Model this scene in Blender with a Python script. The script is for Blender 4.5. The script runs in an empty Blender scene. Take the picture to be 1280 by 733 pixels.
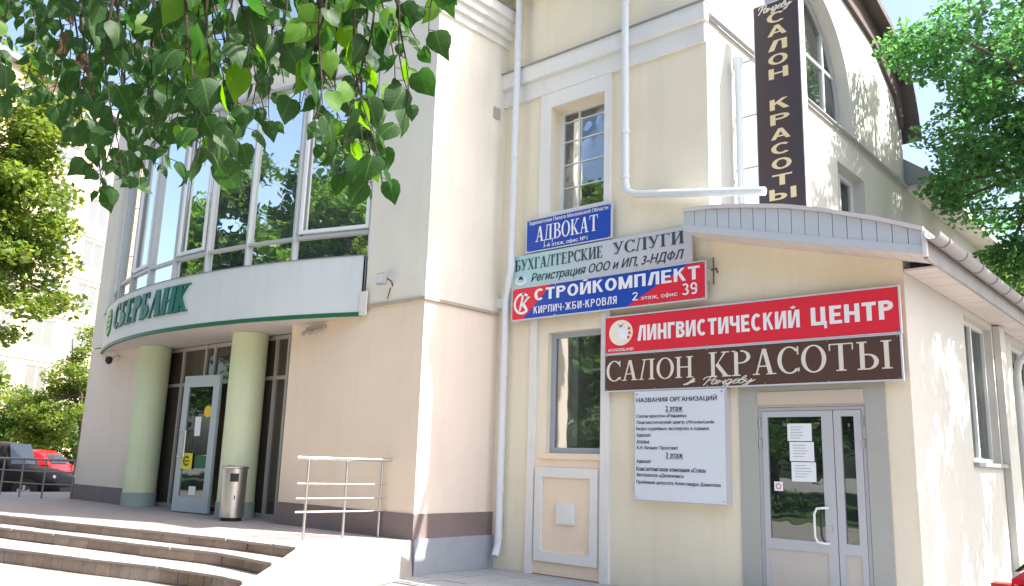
import bpy, math, random
import numpy as np
from mathutils import Vector, Matrix
from mathutils.geometry import tessellate_polygon
random.seed(7); rng = np.random.default_rng(7)
SC = bpy.context.scene; COL = SC.collection
PI = math.pi

# ------------------------------------------------------------------ camera
cam = bpy.data.objects.new('camera', bpy.data.cameras.new('camera')); COL.objects.link(cam)
YAW, PIT, ROL = -0.72452376, 0.20181412, 0.03098321
fw = Vector((math.sin(YAW)*math.cos(PIT), math.cos(YAW)*math.cos(PIT), math.sin(PIT)))
r0 = Vector((math.cos(YAW), -math.sin(YAW), 0)); u0 = r0.cross(fw)
rt = r0*math.cos(ROL)+u0*math.sin(ROL); up = rt.cross(fw)
cam.matrix_world = Matrix(((rt.x, up.x, -fw.x, 0), (rt.y, up.y, -fw.y, -10.022), (rt.z, up.z, -fw.z, 1.6), (0, 0, 0, 1)))
cam.data.sensor_width = 36; cam.data.lens = 36*1045.147/1280
cam.data.clip_start = 0.05; cam.data.clip_end = 3000
SC.camera = cam
# ------------------------------------------------------------------ sky and sun
SUN_AZ = math.radians(90-20.2)      # clockwise from +Y
SUN_EL = math.radians(50)
w = bpy.data.worlds.new('World'); SC.world = w; w.use_nodes = True
nt = w.node_tree; bg = nt.nodes['Background']
sky = nt.nodes.new('ShaderNodeTexSky'); sky.sky_type = 'NISHITA'; sky.sun_disc = False
sky.sun_elevation = SUN_EL; sky.sun_rotation = SUN_AZ; sky.air_density = 1.0; sky.dust_density = 4.0; sky.ozone_density = 1.0
nt.links.new(sky.outputs[0], bg.inputs[0]); bg.inputs[1].default_value = 0.13
sl = bpy.data.lights.new('sun', 'SUN'); sl.energy = 4.6; sl.angle = math.radians(.53); sl.color = (1, .955, .88)
so = bpy.data.objects.new('sun', sl); COL.objects.link(so)
sd = Vector((math.sin(SUN_AZ)*math.cos(SUN_EL), math.cos(SUN_AZ)*math.cos(SUN_EL), math.sin(SUN_EL)))
so.rotation_euler = sd.to_track_quat('Z', 'Y').to_euler(); so.location = (10, 5, 25)
SC.view_settings.view_transform = 'Standard'; SC.view_settings.look = 'None'
SC.view_settings.exposure = 1.68; SC.view_settings.gamma = 1
SC.cycles.max_bounces = 8; SC.cycles.transparent_max_bounces = 16

# ------------------------------------------------------------------ materials
MATS = {}
def mat(name, col, rough=.8, var=.0, vscale=2., bump=0., bscale=40., metal=0., spec=.5, stain=None, sscale=.8, samt=.5, coat=0., island=0., trans=0., streak=0., grime=None):
    if name in MATS: return MATS[name]
    m = bpy.data.materials.new(name); m.use_nodes = True; n = m.node_tree.nodes; L = m.node_tree.links
    b = n['Principled BSDF']; b.inputs['Roughness'].default_value = rough; b.inputs['Metallic'].default_value = metal
    b.inputs['Specular IOR Level'].default_value = spec; b.inputs['Coat Weight'].default_value = coat
    tc = n.new('ShaderNodeTexCoord'); out = None
    c = n.new('ShaderNodeRGB'); c.outputs[0].default_value = (*col, 1); out = c.outputs[0]
    if stain:
        no = n.new('ShaderNodeTexNoise'); no.inputs['Scale'].default_value = sscale; no.inputs['Detail'].default_value = 7; no.inputs['Roughness'].default_value = .65
        L.new(tc.outputs['Object'], no.inputs['Vector'])
        rp = n.new('ShaderNodeMapRange'); rp.inputs[1].default_value = .48; rp.inputs[2].default_value = .78; rp.inputs[4].default_value = samt
        L.new(no.outputs[0], rp.inputs[0])
        mx = n.new('ShaderNodeMix'); mx.data_type = 'RGBA'; L.new(rp.outputs[0], mx.inputs[0]); L.new(out, mx.inputs[6]); mx.inputs[7].default_value = (*stain, 1)
        out = mx.outputs[2]
    if streak:
        mp = n.new('ShaderNodeMapping'); mp.inputs['Scale'].default_value = (3.2, 3.2, .22); L.new(tc.outputs['Object'], mp.inputs[0])
        no = n.new('ShaderNodeTexNoise'); no.inputs['Scale'].default_value = 1.6; no.inputs['Detail'].default_value = 8; no.inputs['Roughness'].default_value = .7; L.new(mp.outputs[0], no.inputs['Vector'])
        rp = n.new('ShaderNodeMapRange'); rp.inputs[1].default_value = .5; rp.inputs[2].default_value = .8; rp.inputs[4].default_value = streak; L.new(no.outputs[0], rp.inputs[0])
        mx = n.new('ShaderNodeMix'); mx.data_type = 'RGBA'; L.new(rp.outputs[0], mx.inputs[0]); L.new(out, mx.inputs[6]); mx.inputs[7].default_value = (col[0]*.62, col[1]*.58, col[2]*.54, 1)
        out = mx.outputs[2]
        no = n.new('ShaderNodeTexNoise'); no.inputs['Scale'].default_value = 9; no.inputs['Detail'].default_value = 9; no.inputs['Roughness'].default_value = .75; L.new(tc.outputs['Object'], no.inputs['Vector'])
        rp = n.new('ShaderNodeMapRange'); rp.inputs[1].default_value = .62; rp.inputs[2].default_value = .72; rp.inputs[4].default_value = streak*.6; L.new(no.outputs[0], rp.inputs[0])
        mx = n.new('ShaderNodeMix'); mx.data_type = 'RGBA'; L.new(rp.outputs[0], mx.inputs[0]); L.new(out, mx.inputs[6]); mx.inputs[7].default_value = (col[0]*.7, col[1]*.68, col[2]*.66, 1)
        out = mx.outputs[2]
    if var or island:
        hs = n.new('ShaderNodeHueSaturation'); L.new(out, hs.inputs['Color'])
        if var:
            no = n.new('ShaderNodeTexNoise'); no.inputs['Scale'].default_value = vscale; no.inputs['Detail'].default_value = 5
            L.new(tc.outputs['Object'], no.inputs['Vector']); src = no.outputs[0]; a = var
        else:
            g = n.new('ShaderNodeNewGeometry'); src = g.outputs['Random Per Island']; a = island
        mr = n.new('ShaderNodeMapRange'); mr.inputs[3].default_value = 1-a; mr.inputs[4].default_value = 1+a
        L.new(src, mr.inputs[0]); L.new(mr.outputs[0], hs.inputs['Value'])
        if island:
            m2 = n.new('ShaderNodeMapRange'); m2.inputs[3].default_value = .47; m2.inputs[4].default_value = .515
            ml = n.new('ShaderNodeMath'); ml.operation = 'FRACT'; mm = n.new('ShaderNodeMath'); mm.operation = 'MULTIPLY'; mm.inputs[1].default_value = 7.3
            L.new(src, mm.inputs[0]); L.new(mm.outputs[0], ml.inputs[0]); L.new(ml.outputs[0], m2.inputs[0]); L.new(m2.outputs[0], hs.inputs['Hue'])
        out = hs.outputs[0]
    L.new(out, b.inputs['Base Color'])
    if bump:
        no = n.new('ShaderNodeTexNoise'); no.inputs['Scale'].default_value = bscale; no.inputs['Detail'].default_value = 6
        L.new(tc.outputs['Object'], no.inputs['Vector'])
        bp = n.new('ShaderNodeBump'); bp.inputs['Strength'].default_value = bump; bp.inputs['Distance'].default_value = .02
        L.new(no.outputs[0], bp.inputs['Height']); L.new(bp.outputs[0], b.inputs['Normal'])
    if trans:
        tr = n.new('ShaderNodeBsdfTranslucent'); hs2 = n.new('ShaderNodeHueSaturation'); hs2.inputs['Value'].default_value = 2.1; hs2.inputs['Saturation'].default_value = 1.15; hs2.inputs['Hue'].default_value = .485
        L.new(out, hs2.inputs['Color']); L.new(hs2.outputs[0], tr.inputs[0])
        ms = n.new('ShaderNodeMixShader'); ms.inputs[0].default_value = trans
        L.new(b.outputs[0], ms.inputs[1]); L.new(tr.outputs[0], ms.inputs[2]); L.new(ms.outputs[0], n['Material Output'].inputs[0])
    MATS[name] = m; return m
def glass(name, tint, refl, rcol=(.85, .92, 1), body=(.02, .025, .025), see=.6):
    m = bpy.data.materials.new(name); m.use_nodes = True; n = m.node_tree.nodes; L = m.node_tree.links
    n.remove(n['Principled BSDF'])
    t = n.new('ShaderNodeBsdfTransparent'); t.inputs[0].default_value = (*tint, 1)
    d = n.new('ShaderNodeBsdfDiffuse'); d.inputs[0].default_value = (*body, 1)
    m1 = n.new('ShaderNodeMixShader'); m1.inputs[0].default_value = 1-see; L.new(t.outputs[0], m1.inputs[1]); L.new(d.outputs[0], m1.inputs[2])
    g = n.new('ShaderNodeBsdfGlossy'); g.inputs[0].default_value = (*rcol, 1); g.inputs['Roughness'].default_value = .01
    fr = n.new('ShaderNodeFresnel'); fr.inputs[0].default_value = 1.5
    ma = n.new('ShaderNodeMath'); ma.operation = 'MAXIMUM'; ma.inputs[1].default_value = refl; L.new(fr.outputs[0], ma.inputs[0])
    m2 = n.new('ShaderNodeMixShader'); L.new(ma.outputs[0], m2.inputs[0]); L.new(m1.outputs[0], m2.inputs[1]); L.new(g.outputs[0], m2.inputs[2])
    L.new(m2.outputs[0], n['Material Output'].inputs[0])
    # faint waviness of the pane
    no = n.new('ShaderNodeTexNoise'); no.inputs['Scale'].default_value = 1.6
    tc = n.new('ShaderNodeTexCoord'); L.new(tc.outputs['Object'], no.inputs['Vector'])
    bp = n.new('ShaderNodeBump'); bp.inputs['Strength'].default_value = .06; bp.inputs['Distance'].default_value = .05
    L.new(no.outputs[0], bp.inputs['Height']); L.new(bp.outputs[0], g.inputs['Normal'])
    MATS[name] = m; return m
cream = mat('cream_plaster', (.80, .735, .58), .9, .05, .7, .3, 60, stain=(.68, .58, .44), sscale=.5, samt=.5, streak=.2)
peach = mat('peach_plaster', (.84, .69, .54), .9, .05, .6, .3, 60, stain=(.66, .52, .41), sscale=.5, samt=.45, streak=.2)
palewall = mat('pale_plaster', (.80, .76, .66), .9, .05, .6, .3, 60, streak=.2, stain=(.56, .54, .45), sscale=.5, samt=.4)
pinkwall = mat('pale_pink_plaster', (.82, .71, .61), .9, .05, .6, .3, 60, streak=.2, stain=(.6, .5, .45), sscale=.5, samt=.35)
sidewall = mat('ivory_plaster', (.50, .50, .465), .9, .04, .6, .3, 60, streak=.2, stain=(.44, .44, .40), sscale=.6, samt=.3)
trimw = mat('white_trim', (.74, .74, .72), .8, .04, 1.5, .15, 60, streak=.2, stain=(.55, .55, .54), sscale=1.1, samt=.35)
plinth = mat('plinth_stone', (.22, .17, .165), .75, .12, 3, .3, 50, stain=(.14, .11, .1), sscale=2, samt=.5)
greybase = mat('grey_base_plaster', (.34, .37, .41), .9, .08, 1.2, .4, 30, stain=(.25, .27, .3), sscale=1, samt=.5)
colm = mat('column_paint', (.68, .72, .48), .6, .06, .9, .2, 30, stain=(.46, .64, .42), sscale=.5, samt=.6, streak=.25)
alum = mat('silver_frame', (.50, .52, .53), .45, .03, 2, metal=.25)
whitef = mat('white_frame', (.72, .74, .76), .4, .03, 2)
greyf = mat('grey_blue_frame', (.34, .38, .42), .5, .05, 2)
fascia = mat('canopy_sheet', (.62, .66, .67), .5, .04, .9, streak=.2, stain=(.50, .55, .55), sscale=.7, samt=.4)
greent = mat('dark_green_paint', (.012, .13, .06), .45, .1, 3)
soffm = mat('soffit_panel', (.62, .57, .54), .7, .06, 1.2, stain=(.5, .44, .42), sscale=1, samt=.4)
steel = mat('brushed_steel', (.62, .60, .60), .28, .06, 5, metal=.95)
rust = mat('dark_iron', (.09, .075, .07), .8, .2, 8)
pipew = mat('white_pipe', (.66, .70, .74), .55, .05, 3, stain=(.50, .52, .54), sscale=3, samt=.4)
guttm = mat('zinc_gutter', (.33, .325, .335), .5, .1, 4, metal=.4, stain=(.22, .2, .2), sscale=3, samt=.5)
brownr = mat('brown_roof', (.12, .085, .085), .7, .15, 2, .2, 20)
greyr = mat('grey_roof', (.30, .31, .33), .6, .08, 1.5)
pinkedge = mat('faded_red_edge', (.58, .55, .55), .7, .1, 4)
awn = mat('awning_board', (.50, .54, .58), .6, .05, 2, stain=(.40, .42, .44), sscale=2, samt=.4)
stonem = [mat('step_stone_%s' % k, c, .9, .18, 4, .6, 25, stain=s, sscale=3, samt=.8) for k, c, s in (('red', (.33, .245, .20), (.22, .16, .13)), ('tan', (.36, .28, .22), (.22, .16, .12)), ('grey', (.35, .285, .245), (.2, .15, .13)))]
tread = mat('tread_concrete', (.29, .26, .24), .9, .12, 3, .4, 30, stain=(.30, .25, .22), sscale=2.5, samt=.5)
terrm = mat('terrace_concrete', (.29, .255, .24), .9, .12, 1.6, .4, 25, stain=(.36, .33, .32), sscale=1.2, samt=.6)
pavem = mat('pavement_slab', (.36, .37, .38), .9, .12, 2, .4, 25, stain=(.26, .27, .27), sscale=2, samt=.6)
groundm = mat('courtyard_asphalt', (.23, .215, .20), .95, .14, 1.2, .5, 25, stain=(.22, .20, .19), sscale=1.4, samt=.7)
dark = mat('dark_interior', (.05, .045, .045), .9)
roomm = mat('room_wall', (.5, .48, .44), .9)
curtain = mat('curtain', (.55, .53, .5), .9)
paper = mat('paper', (.78, .80, .82), .8)
white = mat('white_lettering', (.82, .84, .86), .6)
black = mat('black_plastic', (.02, .02, .022), .5)
rubber = mat('tyre_rubber', (.02, .02, .02), .85)
bark = mat('bark', (.10, .075, .055), .95, .3, 8, .8, 20)
twigm = mat('twig_bark', (.035, .022, .018), .9, .2, 20)
bayglass = glass('mirror_glass', (.35, .42, .45), .78, (1.0, 1.0, .95), (.16, .21, .22), .25)
winglass = glass('window_glass', (.92, .95, .95), .18, (1, 1, 1), body=(.12, .13, .14), see=.85)
entglass = glass('entrance_glass', (.7, .66, .6), .12, (.95, 1, 1), (.12, .09, .08), .45)
doorglass = glass('door_glass', (.55, .6, .58), .16, (.95, 1, 1), (.035, .045, .04), .6)
farglass = glass('far_window_glass', (.3, .4, .5), .22, (.9, .88, .8), (.22, .22, .21), .3)

# ------------------------------------------------------------------ helpers
def wloc(o):
    v = Vector((0, 0, 0))
    while o: v = v + o.location; o = o.parent
    return v
class MB:
    def __init__(s): s.v = []; s.f = []
    def quad(s, a, b, c, d):
        n = len(s.v); s.v += [a, b, c, d]; s.f.append((n, n+1, n+2, n+3)); return s
    def box(s, x0, x1, y0, y1, z0, z1):
        n = len(s.v); s.v += [(x, y, z) for z in (z0, z1) for x, y in ((x0, y0), (x1, y0), (x1, y1), (x0, y1))]
        s.f += [tuple(n+i for i in q) for q in ((0, 3, 2, 1), (4, 5, 6, 7), (0, 1, 5, 4), (1, 2, 6, 5), (2, 3, 7, 6), (3, 0, 4, 7))]; return s
    def hexa(s, bot, top):
        n = len(s.v); k = len(bot); s.v += list(bot)+list(top)
        s.f.append(tuple(n+i for i in reversed(range(k)))); s.f.append(tuple(n+k+i for i in range(k)))
        for i in range(k): j = (i+1) % k; s.f.append((n+i, n+j, n+k+j, n+k+i))
        return s
    def tube(s, pts, r, seg=10, caps=True):
        pts = [Vector(p) for p in pts]; rs = r if isinstance(r, (list, tuple)) else [r]*len(pts)
        t0 = (pts[1]-pts[0]).normalized(); a = t0.orthogonal().normalized(); n0 = len(s.v)
        for i, p in enumerate(pts):
            t = (pts[min(i+1, len(pts)-1)]-pts[max(i-1, 0)]).normalized()
            a = (a-t*a.dot(t)).normalized(); b = t.cross(a)
            for k in range(seg):
                q = 2*PI*k/seg; s.v.append(tuple(p+(a*math.cos(q)+b*math.sin(q))*rs[i]))
        for i in range(len(pts)-1):
            for k in range(seg):
                k2 = (k+1) % seg; s.f.append((n0+i*seg+k, n0+i*seg+k2, n0+(i+1)*seg+k2, n0+(i+1)*seg+k))
        if caps:
            s.f.append(tuple(n0+k for k in reversed(range(seg)))); s.f.append(tuple(n0+(len(pts)-1)*seg+k for k in range(seg)))
        return s
    def lathe(s, cx, cy, prof, seg=24):
        n0 = len(s.v)
        for r, z in prof:
            for k in range(seg): q = 2*PI*k/seg; s.v.append((cx+r*math.cos(q), cy+r*math.sin(q), z))
        for i in range(len(prof)-1):
            for k in range(seg):
                k2 = (k+1) % seg; s.f.append((n0+i*seg+k, n0+i*seg+k2, n0+(i+1)*seg+k2, n0+(i+1)*seg+k))
        s.f.append(tuple(n0+k for k in reversed(range(seg)))); s.f.append(tuple(n0+(len(prof)-1)*seg+k for k in range(seg)))
        return s
    def poly(s, outer, holes, fn, d0, d1):
        """prism over a polygon with holes; fn(u, v, d) -> point"""
        loops = [list(outer)]+[list(h) for h in holes]
        flat = [p for l in loops for p in l]; tris = tessellate_polygon([[Vector((p[0], p[1], 0)) for p in l] for l in loops])
        n = len(s.v); N = len(flat)
        s.v += [tuple(fn(p[0], p[1], d0)) for p in flat]+[tuple(fn(p[0], p[1], d1)) for p in flat]
        for t in tris: s.f.append(tuple(n+i for i in t)); s.f.append(tuple(n+N+i for i in reversed(t)))
        o = 0
        for l in loops:
            k = len(l)
            for i in range(k): j = (i+1) % k; s.f.append((n+o+i, n+o+j, n+N+o+j, n+N+o+i))
            o += k
        return s
    def build(s, name, m, parent=None, label=None, smooth=False, bevel=0):
        me = bpy.data.meshes.new(name); L = wloc(parent) if parent else Vector((0, 0, 0))
        me.from_pydata([(v[0]-L.x, v[1]-L.y, v[2]-L.z) for v in s.v], [], s.f)
        me.materials.append(m)
        import bmesh
        bm = bmesh.new(); bm.from_mesh(me); bmesh.ops.recalc_face_normals(bm, faces=bm.faces); bm.to_mesh(me); bm.free()
        if smooth:
            me.polygons.foreach_set('use_smooth', [True]*len(me.polygons)); me.set_sharp_from_angle(angle=math.radians(38))
        o = bpy.data.objects.new(name, me); COL.objects.link(o); o.parent = parent
        if label: o['label'] = label
        if bevel:
            b = o.modifiers.new('bevel', 'BEVEL'); b.width = bevel; b.segments = 2; b.limit_method = 'ANGLE'
        return o
def thing(name, label, cat, loc=(0, 0, 0), group=None):
    o = bpy.data.objects.new(name, None); COL.objects.link(o); o.location = loc; o.empty_display_size = .2
    o['label'] = label; o['category'] = cat
    if group: o['group'] = group
    return o
def tag(o, label, cat, group=None):
    o['label'] = label; o['category'] = cat
    if group: o['group'] = group
    return o
def struct(o, kind='structure'): o['kind'] = kind; return o
def box(name, m, parent, x0, x1, y0, y1, z0, z1, label=None, bevel=0): return MB().box(x0, x1, y0, y1, z0, z1).build(name, m, parent, label, bevel=bevel)
def XZ(y): return lambda u, v, d: (u, y+d, v)
def YZ(x): return lambda u, v, d: (x+d, u, v)
def XY(z): return lambda u, v, d: (u, v, z+d)
def rect(a, b, c, d): return [(a, c), (b, c), (b, d), (a, d)]
def frame(name, m, parent, x0, x1, z0, z1, y0, y1, t):
    return MB().poly(rect(x0, x1, z0, z1), [rect(x0+t, x1-t, z0+t, z1-t)], XZ(0), y0, y1).build(name, m, parent)

# text in the built-in font, fitted to a rectangle on a vertical plane
GLY = {}
def raw_text(body):
    c = bpy.data.curves.new('lettering', 'FONT'); c.body = body; c.resolution_u = 3
    o = bpy.data.objects.new('lettering', c); COL.objects.link(o); bpy.context.view_layer.update()
    me = bpy.data.meshes.new_from_object(o.evaluated_get(bpy.context.evaluated_depsgraph_get()))
    bpy.data.objects.remove(o); bpy.data.curves.remove(c)
    co = np.array([tuple(v.co)[:2] for v in me.vertices]).reshape(-1, 2); f = [tuple(p.vertices) for p in me.polygons]; bpy.data.meshes.remove(me)
    return co, f
def glyph(ch):
    if ch in GLY: return GLY[ch]
    sub = {'ф': 'о', 'Ф': 'О', 'э': 'є'}.get(ch, ch)
    W0 = raw_text('нн')[0][:, 0].max()
    if ch == ' ': g = (np.zeros((0, 2)), [], .27)
    else:
        co, f = raw_text(sub); adv = raw_text('н'+sub+'н')[0][:, 0].max()-W0; co = co.copy()
        if ch == 'э': co[:, 0] = adv-co[:, 0]; f = [q[::-1] for q in f]
        if ch in 'фФ':
            a, b = co[:, 0].min(), co[:, 0].max(); lo, hi = co[:, 1].min(), co[:, 1].max(); m = (a+b)/2; n = len(co)
            if ch == 'Ф': co[:, 1] = lo+(hi-lo)*(.14+.70*(co[:, 1]-lo)/(hi-lo)); y0, y1 = lo, hi
            else: y0, y1 = lo-.17, hi+.20
            co = np.concatenate([co, [(m-.035, y0), (m+.035, y0), (m+.035, y1), (m-.035, y1)]]); f = f+[(n, n+1, n+2, n+3)]
        g = (co, f, adv)
    GLY[ch] = g; return g
def text_mesh(body, shear=0.):
    V, F, x, n = [], [], 0, 0
    for ch in body:
        co, f, adv = glyph(ch)
        if len(co): V.append(np.stack([co[:, 0]+x+shear*co[:, 1], co[:, 1]], 1)); F += [tuple(n+i for i in q) for q in f]; n += len(co)
        x += adv
    return np.concatenate(V), F
def lettering(body, m, parent, x0, x1, z0, z1, y, bold=0., shear=0., name='lettering', label=None):
    """flat print: outline filled, made bolder by a few shifted layers a fraction of a millimetre apart"""
    co, f = text_mesh(body, shear); lo = co.min(0); hi = co.max(0); h = z1-z0
    b = bold*h/(hi[1]-lo[1]); bxx = min(b*1.25, (x1-x0)*.1); bz = b*.7
    u = x0+bxx+(co[:, 0]-lo[0])/(hi[0]-lo[0])*(x1-x0-2*bxx); v = z0+bz+(co[:, 1]-lo[1])/(hi[1]-lo[1])*(h-2*bz)
    mb = MB(); sh = [(0, 0)] if bold == 0 else [(-bxx, 0), (bxx, 0), (0, bz), (0, -bz), (-bxx*.7, bz*.7), (bxx*.7, bz*.7), (bxx*.7, -bz*.7), (-bxx*.7, -bz*.7)]
    for k, (dx, dz) in enumerate(sh):
        for j, q in enumerate(f):
            n = len(mb.v); e = y-.0004*k-(j % 13)*.00003; mb.v += [(u[i]+dx, e, v[i]+dz) for i in q]; mb.f.append(tuple(range(n, n+len(q))))
    L = wloc(parent); me = bpy.data.meshes.new(name)
    me.from_pydata([(a-L.x, c-L.y, d-L.z) for a, c, d in mb.v], [], mb.f); me.materials.append(m)
    o = bpy.data.objects.new(name, me); COL.objects.link(o); o.parent = parent
    if label: o['label'] = label
    return o
# serif capitals drawn from stems, hairlines, bowls and slabs
def serif_glyph(ch, W=.17, H=.05, S=.09):
    P = []; q = lambda *a: P.append(list(a))
    def bar(x0, x1, y0, y1): q((x0, y0), (x1, y0), (x1, y1), (x0, y1))
    def slab(xc, y, w): bar(xc-w, xc+w, y-.02 if y > .5 else y, y if y > .5 else y+.04)
    def slab2(xa, xb, y): bar(xa, xb, (y-.045 if y > .5 else y), (y if y > .5 else y+.045))
    def stem(x, y0=0, y1=1): bar(x, x+W, y0, y1); slab2(x-S, x+W+S, y0); slab2(x-S, x+W+S, y1)
    def diag(xb, xt, w, y0=0, y1=1): q((xb, y0), (xb+w, y0), (xt+w, y1), (xt, y1))
    def arc(cx, cy, rx, ry, a0, a1, ty=H, tx=W, n=14):
        for i in range(n):
            a = math.radians(a0+(a1-a0)*i/n); b = math.radians(a0+(a1-a0)*(i+1)/n)
            q((cx+rx*math.cos(a), cy+ry*math.sin(a)), (cx+rx*math.cos(b), cy+ry*math.sin(b)),
              (cx+(rx-tx)*math.cos(b), cy+(ry-ty)*math.sin(b)), (cx+(rx-tx)*math.cos(a), cy+(ry-ty)*math.sin(a)))
    X = .1
    if ch == 'О': arc(.44, .5, .44, .52, 0, 360, n=26); return P, .88
    if ch == 'С': arc(.44, .5, .44, .52, 42, 318, n=22); bar(.72, .77, .70, 1.0); bar(.74, .79, .06, .2); return P, .80
    if ch == 'Л': stem(.58); diag(.06, .26, H*1.4); slab2(.16, .8, 1); slab2(0, .24, 0); return P, .85
    if ch == 'А': diag(.1, .38, H*1.3); diag(.6, .36, W*1.05); bar(.2, .62, .30, .30+H); slab2(0, .26, 0); slab2(.52, .88, 0); return P, .88
    if ch == 'Н': stem(X); stem(.65); bar(.2, .7, .48, .48+H); return P, .92
    if ch == 'И': stem(X); stem(.65); q((X+W*.5, .04), (X+W*.5+.07, .04), (.65+W*.5, .96), (.65+W*.5-.07, .96)); return P, .92
    if ch == 'К': stem(X); q((.3, .46), (.36, .5), (.72, .98), (.64, .98)); q((.38, .58), (.28, .46), (.62, .02), (.80, .02)); slab2(.52, .84, 1); slab2(.54, .9, 0); return P, .88
    if ch == 'Р': stem(X); arc(.36, .74, .38, .26, -90, 90); bar(X+.05, .37, .955, 1); bar(X+.05, .37, .48, .48+H); return P, .76
    if ch == 'В': stem(X); arc(.36, .76, .34, .24, -90, 90); arc(.38, .27, .4, .27, -90, 90); bar(X+.05, .37, .955, 1); bar(X+.05, .38, .49, .49+H); bar(X+.05, .39, 0, .045); return P, .8
    if ch == 'Б': stem(X); arc(.36, .28, .4, .28, -90, 90); bar(X+.05, .37, .51, .51+H); bar(X+.05, .37, 0, .045); bar(X, .66, .955, 1); bar(.62, .66, .78, 1); return P, .78
    if ch == 'Ь': stem(X); arc(.36, .28, .38, .28, -90, 90); bar(X+.05, .37, .51, .51+H); bar(X+.05, .37, 0, .045); return P, .76
    if ch == 'Ы': stem(X); arc(.36, .28, .34, .28, -90, 90); bar(X+.05, .37, .51, .51+H); bar(X+.05, .37, 0, .045); stem(.88); return P, 1.14
    if ch == 'Г': stem(X); bar(X, .66, .955, 1); bar(.62, .66, .76, 1); return P, .7
    if ch == 'Е': stem(X); bar(X, .66, .955, 1); bar(.62, .66, .78, 1); bar(X, .68, 0, .045); bar(.64, .68, 0, .24); bar(.2, .5, .48, .53); bar(.47, .5, .4, .62); return P, .74
    if ch == 'Т': bar(.36, .36+W, 0, 1); slab2(.36-S, .36+W+S, 0); bar(.04, .85, .955, 1); bar(.04, .08, .75, 1); bar(.81, .85, .75, 1); return P, .9
    if ch == 'У': diag(.46, .02, 0); q((.08, .98), (.26, .98), (.54, .34), (.44, .3)); q((.70, .98), (.76, .98), (.40, .06), (.3, .06)); arc(.26, .14, .15, .12, 180, 330, ty=.07, tx=.07, n=8); slab2(0, .34, 1); slab2(.58, .86, 1); return P, .86
    if ch == 'Х': q((.08, .98), (.27, .98), (.78, .02), (.58, .02)); q((.66, .98), (.72, .98), (.16, .02), (.1, .02)); slab2(0, .34, 1); slab2(.56, .82, 1); slab2(0, .26, 0); slab2(.5, .86, 0); return P, .86
    if ch == 'Д': stem(.58, 0, 1); diag(.14, .28, H*1.3); slab2(.18, .8, 1); bar(.0, .9, 0, .05); bar(0, .05, -.18, .04); bar(.85, .9, -.18, .04); return P, .92
    return P, .42
def serif_mb(body, x0, x1, z0, z1, y, W=.17, shear=0., depth=.004, small=None, fnmap=None):
    mb = MB(); items = []; x = 0
    for ch in body:
        g, adv = serif_glyph(ch, W); items.append((g, x)); x += adv+.06
    sx = (x1-x0)/(x-.06); h = z1-z0; k = 0
    for g, ox in items:
        for p in g:
            e = (k % 5)*.0004; k += 1
            pts = [(x0+(ox+a+shear*(b-.5))*sx, z0+b*h) for a, b in p]
            f = fnmap or (lambda u, v, d: (u, y+d, v))
            mb.hexa([f(u, v, 0) for u, v in pts], [f(u, v, -depth-e) for u, v in pts])
    return mb
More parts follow.
